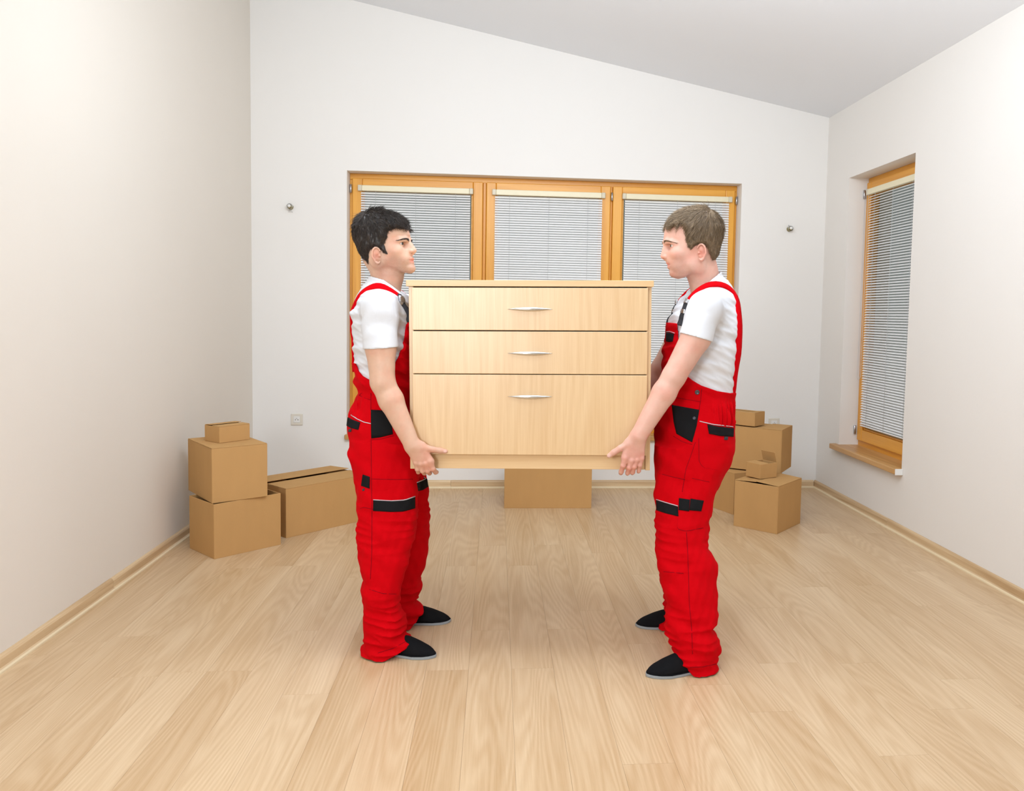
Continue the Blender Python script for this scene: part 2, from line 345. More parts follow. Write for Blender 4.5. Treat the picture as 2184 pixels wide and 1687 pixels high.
def blind(label, group, loc, rotz, width, drop, tilt, hw, parent=None, loop=False):
    """top-level blind. local x across, -y into the room, z up; origin at the middle of its headrail"""
    root = tag(empty('venetian_blind', loc, (0, 0, rotz)), label, 'blind', group)
    link('headrail', boxes_mesh('headrail', [((-hw/2+.03, -.030, -.021), (hw/2-.03, .0, .021))], .004, 2), M['head'], root)
    for s in (-1, 1): link('end_cap', boxes_mesh('end_cap', [((min(s*hw/2, s*(hw/2-.03)), -.032, -.0225), (max(s*hw/2, s*(hw/2-.03)), .0, .0225))], .005, 2), M['cap'], root)
    pitch = .0187; n = int(drop/pitch)
    V = []; Fc = []; sl = .0125; nseg = 4
    for xx in (-width/2, width/2):
        for k in range(nseg+1):
            t = -1+2*k/nseg; V.append((xx, t*sl, .0022*(1-t*t))); 
        for k in range(nseg+1):
            t = -1+2*k/nseg; V.append((xx, t*sl, .0022*(1-t*t)-.0005))
    m = nseg+1
    for k in range(nseg): Fc += [(k, k+1, 2*m+k+1, 2*m+k), (m+k, 3*m+k, 3*m+k+1, m+k+1)]
    Fc += [(0, 2*m, 3*m, m), (nseg, m+nseg, 3*m+nseg, 2*m+nseg), tuple(range(m))[::-1]+tuple(range(m, 2*m)), tuple(range(2*m, 3*m))+tuple(range(3*m, 4*m))[::-1]]
    sm = mesh('blind_slat', V, Fc); sm.materials.append(M['slat'])
    rr = random.Random(int(abs(loc[0])*1000))
    for i in range(n):
        o = link('blind_slat', sm, None, root); o.location = (0, -.010, -.036-i*pitch)
        o.rotation_euler = (tilt+rr.uniform(-.03, .03), 0, 0)
    zb = -.036-n*pitch
    link('bottom_rail', boxes_mesh('bottom_rail', [((-width/2, -.019, zb-.006), (width/2, -.001, zb+.004))], .002), M['slat'], root)
    for fx in (-.365, 0, .365):
        for dy in (-.0225,):
            link('ladder_cord', tube_mesh('ladder_cord', [[(fx*width, dy, -.02), (fx*width, dy, zb)]], .0009, 6), M['cord'], root)
    if loop:
        pts = []
        L0 = 1.35
        for t in np.linspace(0, 1, 24):
            an = math.pi*t; pts.append((-hw/2+.012+.028*math.cos(an)-.0, -.034-.004*math.sin(an), -L0-.03*math.sin(an)))
        path = [(-hw/2+.040, -.03, -.02)]+pts+[(-hw/2-.016, -.03, -.02)]
        link('bead_loop', tube_mesh('bead_loop', [path], .0014, 6), M['cord'], root)
    return root
REV = .125
wb = window('window_1', (WB[0], ROOM_D+REV, WB[2]+.03), 0, WB[1]-WB[0], WB[3]-WB[2]-.03,
       [(.022, 1.018), (1.046, 2.02), (2.040, 3.024)], [.012, 2.030, 3.034], (M['win_x'], M['win_z']))
ZH = WB[3]-.045-.082   # top of the glass
for k, (xa_, xb_, tl, lab) in enumerate([
    (-1.0485, -.1895, RAD(38), 'white slatted blind behind the dark-haired man, leftmost of the three back window blinds'),
    (-.046, .822, RAD(46), 'grey-looking closed slatted blind above the dresser, middle of the back window'),
    (.955, 1.822, RAD(45), 'bright white slatted blind behind the fair-haired man, right of the back window')]):
    # the panes sit a little deeper than the wall plane
    k_ = (ROOM_D+REV)/ROOM_D
    blind(lab, 'blinds on the back window', ((xa_+xb_)/2*k_-.0, ROOM_D+REV-.0235, ZH+.012), 0, (xb_-xa_)*k_-.045, 1.695, tl, (xb_-xa_)*k_)
ob = empty('window_sill'); bpy.data.objects.remove(ob)
s_ = link('trim_1', boxes_mesh('trim_1', [((WB[0]-.012, ROOM_D-.035, WB[2]-.004), (WB[1]+.012, ROOM_D+REV+.02, WB[2]+.034))], .006, 2), M['sill_x']); tag(s_, kind='structure')
# right window: frame faces the room (-x). local x runs towards -y
wr = window('window_2', (ROOM_R+.15, WR[1], WR[2]+.03), -math.pi/2, WR[1]-WR[0], WR[3]-WR[2]-.03, [(.022, WR[1]-WR[0]-.022)], [.012], (M['win_x'], M['win_z']))
wid = WR[1]-WR[0]
blind('white slatted blind with dark gaps in the narrow window of the right wall', None, (ROOM_R+.15-.0235, (WR[0]+WR[1])/2, WR[3]-.045-.082+.012), -math.pi/2, wid-.22, 1.70, RAD(31), wid-.16, loop=True)
s2 = link('trim_2', boxes_mesh('trim_2', [((ROOM_R-.05, WR[0]-.015, WR[2]-.004), (ROOM_R+.17, WR[1]+.06, WR[2]+.034))], .006, 2), M['sill']); tag(s2, kind='structure')
link('sill_end_cap', boxes_mesh('sill_end_cap', [((ROOM_R-.052, WR[0]-.021, WR[2]-.005), (ROOM_R-.001, WR[0]-.0155, WR[2]+.035))], .001), M['plastic_in'], s2)

# ------------------------------------------------------------------ sockets and lamp fittings
def socket(label, x, z):
    r = tag(empty('wall_socket', (x, ROOM_D, z)), label, 'socket')
    link('cover_plate', boxes_mesh('cover_plate', [((-.044, -.009, -.044), (.044, 0, .044))], .004, 2), M['plastic'], r)
    link('insert', boxes_mesh('insert', [((-.024, -.0125, -.024), (.024, -.0091, .024))], .002), M['plastic_in'], r)
    for dx, dz, rr_ in ((-.0095, -.002, .0032), (.0095, -.002, .0032)):
        link('pin_hole', tube_mesh('pin_hole', [[(dx, -.0129, dz), (dx, -.0120, dz)]], rr_, 12), M['dark'], r)
    link('earth_pin', tube_mesh('earth_pin', [[(0, -.019, .009), (0, -.0126, .009)]], .0026, 12), M['steel'], r)
socket('cream square wall socket on the back wall left of the window', -1.508, .529)
socket('pale wall socket half hidden behind the boxes on the right', 2.233, .520)
def fitting(label, x, z, s):
    r = tag(empty('wall_lamp_holder', (x, ROOM_D, z)), label, 'lamp holder')
    link('holder_cup', tube_mesh('holder_cup', [[(0, 0, 0), (0, -.014, 0), (0, -.030, .001), (0, -.042, .002)]], [.020, .019, .016, .0155], 20), M['brass'], r)
    link('holder_ring', tube_mesh('holder_ring', [[(.019*math.cos(a), -.036, .019*math.sin(a)+.002) for a in np.linspace(0, 2*math.pi, 25)[:-1]]], .0026, 8, True), M['steel'], r)
    me = bpy.data.meshes.new('bulb_tip'); bm = bmesh.new(); bmesh.ops.create_uvsphere(bm, u_segments=16, v_segments=10, radius=.0125)
    for v in bm.verts: v.co = Vector((v.co.x, v.co.y*1.2-.046, v.co.z+.004))
    bm.to_mesh(me); bm.free(); link('bulb_tip', me, M['plastic_in'], r, True)
    for k in range(3):
        dx = (k-1)*.008
        if s > 0: pts = [(dx*.6, -.01, -.014), (dx, -.02, -.026), (dx*1.7+.004, -.012, -.040)]
        else: pts = [(-.004, -.01, .014), (-.008+dx*.3, -.02, .024), (-.010+dx*.2, -.014, .031)]
        link('wire', tube_mesh('wire', [pts], .0013, 6), M['cord'], r)
fitting('brass lamp holder with loose wires high on the back wall, left of the window', -1.55, 2.131, 1)
fitting('pale brass lamp holder high on the back wall, right of the window', 2.303, 2.073, -1)

# ------------------------------------------------------------------ cardboard boxes
def carton(label, Mx, My, z0, th, wa, wb_, h, flaps, group, open_top=False, t=.0045):
    """corner (Mx,My) nearest the camera; local x = along th (length wb_), local y = th+90deg (length wa)
    flaps: list of (side, angle_from_closed_deg, depth) ; side in 'f','b' (long edges at y=0 / y=wa), 'l','r' (x=0 / x=wb_)"""
    r = tag(empty('cardboard_box', (Mx, My, z0), (0, 0, RAD(th))), label, 'box', group)
    link('bottom_panel', boxes_mesh('bottom_panel', [((t, t, 0), (wb_-t, wa-t, t))]), M['card_in'], r)
    ov = .0
    for (a, b) in (((0, 0, 0), (wb_, t, h)), ((0, wa-t, 0), (wb_, wa, h)), ((0, t, 0), (t, wa-t, h)), ((wb_-t, t, 0), (wb_, wa-t, h))):
        o = link('side_panel', boxes_mesh('side_panel', [(a, b)], .0012), M['card'], r)
    for fl in flaps:
        side, ang, dep = fl[0], RAD(fl[1]), fl[2]
        L = wb_ if side in 'fb' else wa
        e_ = .001 if side in 'fb' else .004
        me = boxes_mesh('flap', [((e_, 0, 0), (L-e_, dep, t*.7))], .0008); 
        zoff = h+.0008 if side in 'fb' else h-.0042
        mt = M['card']
        o = link('flap', me, mt, r)
        if side == 'f': o.location = (0, 0, zoff); o.rotation_euler = (ang, 0, 0)
        if side == 'b': o.location = (wb_, wa, zoff); o.rotation_euler = (ang, 0, math.pi)
        if side == 'l': o.location = (0, wa, zoff); o.rotation_euler = (ang, 0, -math.pi/2)
        if side == 'r': o.location = (wb_, 0, zoff); o.rotation_euler = (ang, 0, math.pi/2)
    return r
GL = 'boxes in the left corner'; GR = 'boxes in the right corner'
carton('large open cardboard box on the floor, bottom of the left stack', -1.516, 4.419, 0, 44, .300, .392, .303, [], GL)
carton('closed cubic cardboard box in the middle of the left stack', -1.529, 4.433, .304, 36.5, .418, .302, .300, [('f', 0, .207), ('b', 0, .207), ('l', 0, .14), ('r', 0, .14)], GL)
carton('small cardboard box with a raised flap, top of the left stack', -1.542, 4.595, .609, 50, .148, .190, .090, [('f', 0, .072), ('b', 4, .066), ('l', -2, .05), ('r', -8, .05)], GL)
carton('long cardboard box on the floor beside the left stack', -1.238, 4.821, 0, 46, .42, .60, .296, [('f', 0, .205), ('b', 3, .205), ('l', 0, .15), ('r', 0, .15)], GL)
carton('single cardboard box near the back wall, seen below the carried dresser', .0683, 5.538, 0, -.8, .40, .6155, .30, [('f', 0, .2), ('b', 0, .2), ('l', 0, .15), ('r', 0, .15)], 'box by the back window')
carton('cubic cardboard box on the floor, front of the right stack', 1.787, 4.837, 0, 46, .304, .366, .303, [('r', 0, .12), ('f', 4, .150), ('b', 3.2, .150)], GR)
carton('small open cardboard box with one flap up on the front right box', 1.722, 5.003, .3185, 27, .130, .152, .096, [('l', 3, .075), ('r', 74, .075)], GR)
carton('cardboard box on the floor behind the cubic right box', 1.651, 5.329, 0, 22, .300, .430, .286, [('f', 0, .15), ('b', 0, .15), ('l', 0, .14), ('r', 0, .14)], GR)
carton('large closed cardboard box lying on the rear right box', 1.962, 5.280, .299, 56, .52, .298, .298, [('l', 0, .148), ('r', 0, .148), ('f', 0, .14), ('b', 0, .14)], GR)
carton('small flat cardboard box on top of the large right box', 1.814, 5.42, .6035, 44.5, .225, .150, .094, [('l', 2, .074), ('r', 5, .072), ('f', -3, .06)], GR)

# ------------------------------------------------------------------ carried dresser
CL, CR = Vector((-.327, 3.1, .759)), Vector((.596, 3.0, .773))
cx_ = (CR-CL); CWID = cx_.length; cx_.normalize(); cy_ = Vector((0, 0, 1)).cross(cx_).normalized(); cz_ = cx_.cross(cy_)
dres = empty('dresser'); dres.matrix_world = Matrix(((cx_.x, cy_.x, cz_.x, CL.x), (cx_.y, cy_.y, cz_.y, CL.y), (cx_.z, cy_.z, cz_.z, CL.z), (0, 0, 0, 1)))
tag(dres, 'light beech three-drawer dresser carried between the two men', 'dresser')
CD = .42; CHT = .729
link('top_board', boxes_mesh('top_board', [((-.007, -.012, CHT-.024), (CWID+.007, CD, CHT))], .0015, 2), M['beech_x'], dres)
link('side_board', boxes_mesh('side_board', [((0, .004, 0), (.018, CD-.005, CHT-.0245))], .001), M['beech_z'], dres)
link('side_board', boxes_mesh('side_board', [((CWID-.018, .004, 0), (CWID, CD-.005, CHT-.0245))], .001), M['beech_z'], dres)
link('plinth', boxes_mesh('plinth', [((.0185, .012, .001), (CWID-.0185, .030, .060))], .001), M['beech_x'], dres)
link('bottom_board', boxes_mesh('bottom_board', [((.0185, .031, .040), (CWID-.0185, CD-.01, .058))]), M['beech_x'], dres)
link('back_board', boxes_mesh('back_board', [((.0185, CD-.009, .01), (CWID-.0185, CD-.004, CHT-.025))]), M['beech_x'], dres)
link('gap_shade_sheet', boxes_mesh('gap_shade_sheet', [((.0185, .010, .061), (CWID-.0185, .014, CHT-.025))]), M['dark'], dres)  # dark sheet behind the drawer fronts, standing in for shade in the gaps
for (z0_, z1_, hz) in ((.5385, .7005, .6195), (.3720, .5345, .4515), (.0595, .3690, .2855)):
    dr = link('drawer', boxes_mesh('drawer', [((.0145, -.012, z0_), (CWID-.0145, .0045, z1_))], .0022, 3), M['beech_z'], dres)
    # lens-shaped bow handle
    V = []; Fc = []; nu, nv = 40, 14; L = .172; xc = CWID/2+.002
    for i in range(nu+1):
        t = -1+2*i/nu; w = max(1-t*t, 0)
        hh = .0005+.0072*w**1.15; dd = .0008+.0036*w**.8; bow = -.013-.0185*(w**.9)+.001
        for k in range(nv):
            an = 2*math.pi*k/nv; V.append((xc+t*L/2, bow+dd*math.cos(an), hz+hh*math.sin(an)))
    for i in range(nu):
        for k in range(nv): Fc.append((i*nv+k, i*nv+(k+1) % nv, (i+1)*nv+(k+1) % nv, (i+1)*nv+k))
    Fc += [tuple(range(nv)), tuple(range(nu*nv, nu*nv+nv))[::-1]]
    hm = mesh('handle', V, Fc); bm = bmesh.new(); bm.from_mesh(hm); bmesh.ops.recalc_face_normals(bm, faces=bm.faces[:]); bm.to_mesh(hm); bm.free()
    link('handle', hm, M['satin'], dr, True)
# ================================================================== the two men
# implicit surfaces sampled on a graded grid and turned into one smooth mesh each
class Field:
    def __init__(s, xs, ys, zs):
        s.x, s.y, s.z = [np.asarray(a, np.float32) for a in (xs, ys, zs)]
        s.F = np.full((len(s.x), len(s.y), len(s.z)), 1.0, np.float32)
    def sl(s, lo, hi):
        r = []
        for a, l, h_ in zip((s.x, s.y, s.z), lo, hi):
            i = max(int(np.searchsorted(a, l)), 0); j = min(int(np.searchsorted(a, h_)), len(a)); r.append(slice(i, j))
        return tuple(r)
    def grid(s, q): return s.x[q[0]][:, None, None], s.y[q[1]][None, :, None], s.z[q[2]][None, None, :]
    def add(s, fn, lo, hi, k=0.0, m=.02):
        q = s.sl([a-m for a in lo], [a+m for a in hi])
        if any(a.stop <= a.start for a in q): return
        d = fn(*s.grid(q)).astype(np.float32); F = s.F[q]
        if k > 0:
            h_ = np.maximum(k-np.abs(F-d), 0)/k; s.F[q] = np.minimum(F, d)-h_*h_*k*.25
        else: s.F[q] = np.minimum(F, d)
    def cut(s, fn, lo, hi, k=0.0, m=.02):
        q = s.sl([a-m for a in lo], [a+m for a in hi])
        if any(a.stop <= a.start for a in q): return
        d = -fn(*s.grid(q)).astype(np.float32); F = s.F[q]
        if k > 0:
            h_ = np.maximum(k-np.abs(F-d), 0)/k; s.F[q] = np.maximum(F, d)+h_*h_*k*.25
        else: s.F[q] = np.maximum(F, d)
    # --- primitives
    def cone(s, a, b, ra, rb, k=0.0, flat=None, cut=False):
        a = np.array(a, float); b = np.array(b, float); ba = b-a; L2 = max(float(ba@ba), 1e-9); R = max(ra, rb)
        def fn(X, Y, Z):
            px, py, pz = X-a[0], Y-a[1], Z-a[2]
            t = np.clip((px*ba[0]+py*ba[1]+pz*ba[2])/L2, 0, 1)
            dx, dy, dz = px-t*ba[0], py-t*ba[1], pz-t*ba[2]
            r = ra+(rb-ra)*t
            if flat is None: return np.sqrt(dx*dx+dy*dy+dz*dz)-r
            n, f = flat; c = dx*n[0]+dy*n[1]+dz*n[2]
            return (np.sqrt(np.maximum(dx*dx+dy*dy+dz*dz-c*c, 0)+(c/f)**2)-r)*min(1, f*1.0 if f < 1 else 1)
        lo = np.minimum(a, b)-R-k; hi = np.maximum(a, b)+R+k
        (s.cut if cut else s.add)(fn, lo, hi, k)
    def chain(s, pts, rs, k=0.0, flat=None):
        for i in range(len(pts)-1): s.cone(pts[i], pts[i+1], rs[i], rs[i+1], k, flat)
    def chain_cut(s, pts, rs, k=0.0):
        for i in range(len(pts)-1): s.cone(pts[i], pts[i+1], rs[i], rs[i+1], k, None, True)
    def ell(s, c, r, k=0.0, frame=None, cut=False):
        c = np.array(c, float); r = np.array(r, float); R = float(max(r)); mr = float(min(r))
        A = np.eye(3) if frame is None else np.array(frame, float)
        def fn(X, Y, Z):
            p = (X-c[0], Y-c[1], Z-c[2])
            q = [(p[0]*A[i][0]+p[1]*A[i][1]+p[2]*A[i][2]) for i in range(3)]
            k0 = np.sqrt(sum((q[i]/r[i])**2 for i in range(3))); k1 = np.sqrt(sum((q[i]/r[i]**2)**2 for i in range(3)))
            return np.where(k1 > 1e-6, k0*(k0-1)/np.maximum(k1, 1e-6), -mr)
        (s.cut if cut else s.add)(fn, c-R-k, c+R+k, k)
    def mesh(s, name):
        F = s.F; F[F == 0] = 1e-7; S = F < 0
        c = np.zeros(tuple(n-1 for n in F.shape), np.uint8)
        for i in (0, 1):
            for j in (0, 1):
                for k in (0, 1): c += S[i:S.shape[0]-1+i, j:S.shape[1]-1+j, k:S.shape[2]-1+k]
        act = (c > 0) & (c < 8); I, J, K = np.nonzero(act); n = len(I)
        idx = np.full(c.shape, -1, np.int32); idx[I, J, K] = np.arange(n)
        pos = np.zeros((n, 3)); cnt = np.zeros(n)
        ax = (s.x.astype(float), s.y.astype(float), s.z.astype(float))
        for d in range(3):
            o1, o2 = [(1, 2), (0, 2), (0, 1)][d]
            for u in (0, 1):
                for v in (0, 1):
                    of = [0, 0, 0]; of[o1] = u; of[o2] = v
                    a = (I+of[0], J+of[1], K+of[2]); of2 = of[:]; of2[d] += 1; b = (I+of2[0], J+of2[1], K+of2[2])
                    fa, fb = F[a].astype(float), F[b].astype(float); m = (fa < 0) != (fb < 0)
                    t = np.where(m, fa/np.where(fa-fb == 0, 1, fa-fb), 0)
                    for e in range(3):
                        pa = ax[e][a[e]]; pb = ax[e][b[e]]; pos[:, e] += np.where(m, pa+(pb-pa)*t, 0)
                    cnt += m
        pos /= np.maximum(cnt, 1)[:, None]
        quads = []
        for d in range(3):
            A = [slice(None)]*3; B = [slice(None)]*3; A[d] = slice(0, -1); B[d] = slice(1, None)
            sa, sb = S[tuple(A)], S[tuple(B)]; ch = sa != sb
            o1, o2 = [(1, 2), (2, 0), (0, 1)][d]
            e = list(np.nonzero(ch)); ok = (e[o1] > 0) & (e[o2] > 0) & (e[o1] < F.shape[o1]-1) & (e[o2] < F.shape[o2]-1)
            e = [q[ok] for q in e]; ins = sa[tuple(e)]
            def cell(u, v):
                g = [q.copy() for q in e]; g[o1] = g[o1]-u; g[o2] = g[o2]-v; return idx[tuple(g)]
            q = np.stack([cell(0, 0), cell(1, 0), cell(1, 1), cell(0, 1)], 1)
            q[~ins] = q[~ins][:, ::-1]; quads.append(q)
        Q = np.concatenate(quads); Q = Q[(Q >= 0).all(1)]
        me = bpy.data.meshes.new(name); me.vertices.add(n); me.vertices.foreach_set('co', pos.astype(np.float32).ravel())
        me.loops.add(len(Q)*4); me.loops.foreach_set('vertex_index', Q.astype(np.int32).ravel())
        me.polygons.add(len(Q)); me.polygons.foreach_set('loop_start', np.arange(0, len(Q)*4, 4, dtype=np.int32)); me.polygons.foreach_set('loop_total', np.full(len(Q), 4, np.int32))
        me.polygons.foreach_set('use_smooth', np.ones(len(Q), bool)); me.update(); me.validate()
        return me, pos
def keep_biggest(me):
    return me
def polysd(U, V, poly):
    """signed distance to a polygon in a 2D grid, negative inside"""
    P_ = np.array(poly, float); n = len(P_); d = np.full(np.broadcast(U, V).shape, 1e9); ins = np.zeros(d.shape, bool)
    for i in range(n):
        a = P_[i]; b = P_[(i+1) % n]; e = b-a; wx = U-a[0]; wy = V-a[1]
        t = np.clip((wx*e[0]+wy*e[1])/(e@e+1e-12), 0, 1); d = np.minimum(d, (wx-e[0]*t)**2+(wy-e[1]*t)**2)
        c1 = (a[1] <= V) & (b[1] > V) & (e[0]*wy-e[1]*wx > 0); c2 = (a[1] > V) & (b[1] <= V) & (e[0]*wy-e[1]*wx < 0)
        ins ^= (c1 | c2)
    return np.where(ins, -1, 1)*np.sqrt(d)
def wave(seed, n, kv, X, Y, Z, warp=0.0):
    r = np.random.RandomState(seed); out = 0.0
    for _ in range(n):
        k = r.randn(3)*np.array(kv); ph = r.rand()*6.28; out = out+np.sin(X*k[0]+Y*k[1]+Z*k[2]+ph)
    return out/n**.5
def ridge(w): return 1-2*np.abs(np.clip(w, -1.5, 1.5))/1.5
def ar(a, b, s):
    return list(np.arange(a, b, s))
class Loft:
    """stack of horizontal super-ellipse sections; rows = (py, px_back, px_front, Yplane, ycentre, halfdepth)"""
    def __init__(s, rows, p=2.3):
        z = []; xb = []; xf = []; yc = []; ry = []
        for (py, pb, pf, Yp, c, r) in rows:
            A = P(pb, py, Yp); B = P(pf, py, Yp); z.append((A.z+B.z)/2); xb.append(A.x); xf.append(B.x); yc.append(c); ry.append(r)
        o = np.argsort(z); s.z = np.array(z)[o]; s.c = ((np.array(xb)+np.array(xf))/2)[o]; s.r = (np.abs(np.array(xf)-np.array(xb))/2)[o]
        s.yc = np.array(yc)[o]; s.ry = np.array(ry)[o]; s.p = p
    def lo(s): return (min(s.c-s.r)-.02, min(s.yc-s.ry)-.02, s.z[0])
    def hi(s): return (max(s.c+s.r)+.02, max(s.yc+s.ry)+.02, s.z[-1])
    def fn(s, off=0.0, disp=None, caps=True):
        def f(X, Y, Z):
            g = [np.interp(Z, s.z, a) for a in (s.c, s.r, s.yc, s.ry)]
            rx, ry = g[1]+off, g[3]+off
            q = (np.abs((X-g[0])/rx)**s.p+np.abs((Y-g[2])/ry)**s.p)**(1/s.p)
            d = (q-1)*np.minimum(rx, ry)
            if disp is not None: d = d-disp(X, Y, Z)
            if caps: d = np.maximum(d, np.maximum(Z-s.z[-1], s.z[0]-Z))
            return d
        return f

SKIN = {'L': (0.66, 0.415, 0.295), 'R': (0.70, 0.415, 0.325)}

def build_man(T, sgn, spec):
    """sgn=+1 faces +x. spec carries the outlines of this man, traced as image pixels."""
    root = empty('person', spec['base']); tag(root, spec['label'], 'person')
    inv = Matrix.Translation(-Vector(spec['base']))
    YC = spec['yc']; YH = spec['yh']
    def par(o, p=None):
        o.parent = root; o.matrix_parent_inverse = inv.copy(); return o
    mid = spec['mirror']                                   # (point, normal) of the dresser's middle plane
    mp, mn = np.array(mid[0]), np.array(mid[1])
    def mir(p):
        p = np.array(p, float); return p-2*((p-mp)@mn)*mn
    # ---------------- head frame
    yaw = spec['yaw']; fw = Vector((sgn*math.cos(yaw), -math.sin(yaw), 0)); up = Vector((0, 0, 1)); lat = Vector((-sgn*math.sin(yaw), -math.cos(yaw), 0))
    O = P(*spec['ear'], YH)
    Of, Ff, Lf, Uf = [np.array(v) for v in (O, fw, lat, up)]
    def loc(px, py, c=0.0):
        d = ray(px, py); q = O+lat*c; t = (q-CAMP).dot(lat)/d.dot(lat); w = CAMP+d*t-O; return w.dot(fw), w.dot(up)
    def wpt(a, c, b): return np.array(O+fw*a+lat*c+up*b)
    front = [loc(*p) for p in spec['front']]; back = [loc(*p) for p in spec['back']]
    fz = np.array([p[1] for p in front])[::-1]; fa = np.array([p[0] for p in front])[::-1]
    bz = np.array([p[1] for p in back])[::-1]; ba = np.array([p[0] for p in back])[::-1]
    zt, zb = fz[-1], fz[0]
    hs = spec.get('hs', 1.0)
    wt = np.array([0, .03, .08, .16, .28, .42, .55, .68, .80, .90, .96, 1.0]); wv = np.array([.012, .034, .052, .066, .0745, .0755, .0725, .067, .060, .049, .037, .022])*hs
    am_t = np.array([0, .5, .7, 1.0]); am_v = np.array([-.005, .0, .012, .045])
    def skull(off=0.0):
        def f(X, Y, Z):
            px, py = X-Of[0], Y-Of[1]
            a = px*Ff[0]+py*Ff[1]; c = px*Lf[0]+py*Lf[1]; b = Z-Of[2]
            t = (zt-b)/(zt-zb); w = np.interp(t, wt, wv); af = np.interp(b, fz, fa); ab = np.interp(b, bz, ba)
            m = np.interp(t, am_t, am_v); m = np.minimum(m, af-.02)
            rf = np.maximum(af-m, .02); rb = np.maximum(m-ab, .02)
            fr = a > m; e = np.where(t < .25, 2.1, 2.35)
            q = ((np.abs(a-m)/np.where(fr, rf, rb))**e+(np.abs(c)/w)**e)**(1/e)
            d = (q-1)*np.minimum(w, np.where(fr, rf, rb))-off
            return np.maximum(d, np.maximum(b-zt-off, zb-b))
        return f
    # ---------------- body
    bx0, bx1 = spec['bx']; n0, n1 = spec['ny']        # near-hand y range
    fe = (YH-.10, YH+.10)
    ys = ar(n0, n1, .0024)+ar(n1, fe[0], .006)+ar(fe[0], fe[1], .0021)+ar(fe[1], spec['ymax'], .005)
    hz0, hz1 = spec['handz']
    zs = ar(.06, hz0, .012)+ar(hz0, hz1, .0024)+ar(hz1, Of[2]+zb-.06, .008)+ar(Of[2]+zb-.06, Of[2]+zt+.02, .0020)
    B = Field(ar(bx0, bx1, .0023), ys, zs)
    # legs and torso, hidden under the clothes
    hipn, hipf = np.array(P(*spec['hip'], YC-.09)), np.array(P(*spec['hip'], YC+.09))
    for hp, kn, an in ((hipn, spec['kneen'], spec['ankn']), (hipf, spec['kneef'], spec['ankf'])):
        B.chain([hp, kn, an], [.075, .052, .036], .01)
    che = np.array(P(*spec['chest'], YC)); wai = np.array(P(*spec['waist'], YC)); hpc = (hipn+hipf)/2
    B.cone(hpc, wai, .095, .085, .03, flat=((0, 1, 0), 1.35)); B.cone(wai, che, .085, .095, .03, flat=((0, 1, 0), 1.45))
    nk0, nk1 = np.array(P(*spec['neck0'], YC)), np.array(P(*spec['neck1'], YH))
    shn = np.array(P(*spec['shoulder'], spec['ysh'])); shf = mir(shn)
    B.cone(che, nk0, .085, .060, .04)
    B.cone(nk0-(0, 0, .02), shn, .034, .040, .04); B.cone(nk0-(0, 0, .02), shf, .034, .040, .04)
    B.chain([nk0, nk1, wpt(-.010*1, 0, .0)], spec['neckr'], .016, flat=((0, 1, 0), .87))
    # arms: near one placed from image pixels, the far one mirrored about the dresser
    el = np.array(P(*spec['elbow'][:2], spec['elbow'][2])); wr = np.array(P(*spec['wrist'][:2], spec['wrist'][2]))
    fo = el+(wr-el)*.28
    for mm in (lambda p: np.array(p, float), mir):
        nrm = mir(np.array([0, 1, 0])+mp)-mir(mp) if mm is mir else np.array([0, 1, 0])
        s_, e_, f_, w_ = mm(shn), mm(el), mm(fo), mm(wr)
        up_ = mm(P(spec['hem'][0][0], spec['hem'][0][1], spec['hem'][1]))
        B.chain([s_, up_, e_], spec['armr'][:3], .015); B.chain([e_, f_, w_], [spec['armr'][2], spec['armr'][3], spec['armr'][4]], .012, flat=((0, 1, 0), .84))
        # hand
        H = {k: [mm(P(*q)) for q in v] for k, v in spec['hand'].items()}
        palm_n = mm(np.array([0, 1, 0])+mp)-mm(mp)
        for k_ in ('index', 'middle', 'ring', 'pinky'):
            f0 = H[k_]; r0 = spec['fr'][k_]
            B.chain([w_, f0[0]], [.023, r0*1.32], .010, flat=(palm_n, .62))
            B.chain(f0, [r0*1.12, r0*1.02, r0*.95, r0*.86][:len(f0)], .003)
            B.ell(f0[0]-palm_n*.004, (r0*.9,)*3, .006); B.ell(f0[1]-palm_n*.0015, (r0*1.04,)*3, .003)
        th = H['thumb']; B.chain([w_, th[0]], [.021, .018], .012, flat=(palm_n, .75)); B.cone(th[0], H['index'][0], .015, .010, .014, flat=(palm_n, .6))
        B.chain(th, [.0160, .0118, .0112, .0090], .004)
    # head
    lo, hi = (Of[0]-.17, Of[1]-.12, Of[2]+zb-.01), (Of[0]+.17, Of[1]+.12, Of[2]+zt+.02)
    j0, j1 = loc(*spec['jaw'][0], .045), loc(*spec['jaw'][1], .02)
    jn = np.array([-(j1[1]-j0[1]), j1[0]-j0[0]]); jn /= np.linalg.norm(jn); jn = jn if jn[1] < 0 else -jn
    sk0 = skull()
    def headfn(X, Y, Z):
        d = sk0(X, Y, Z); px, py = X-Of[0], Y-Of[1]; a = px*Ff[0]+py*Ff[1]; b = Z-Of[2]
        q = (a-j0[0])*jn[0]+(b-j0[1])*jn[1]; k = .016; h_ = np.maximum(k-np.abs(d-q), 0)/k
        return np.maximum(d, q)+h_*h_*k*.25
    B.add(headfn, lo, hi, .010)
    E = spec['feat']; ec = .0325*hs
    ea, eb = loc(*E['eye'], ec+.006); ea -= E.get('eyein', .007)
    ta, tb = loc(*E['tip']); na, nb = loc(*E['nasion']); sa_, sb_ = loc(*E['subn']); ma, mb = loc(*E['mouth']); la, lb = loc(*E['lowlip']); ca, cb = loc(*E['chin']); bra, brb = loc(*E['brow'])
    fr3 = [list(fw), list(lat), list(up)]
    for c_ in (1, -1):
        B.ell(wpt(ea+.016, c_*ec, eb-.001), (.016, .021, .0145), .014, fr3, cut=True)
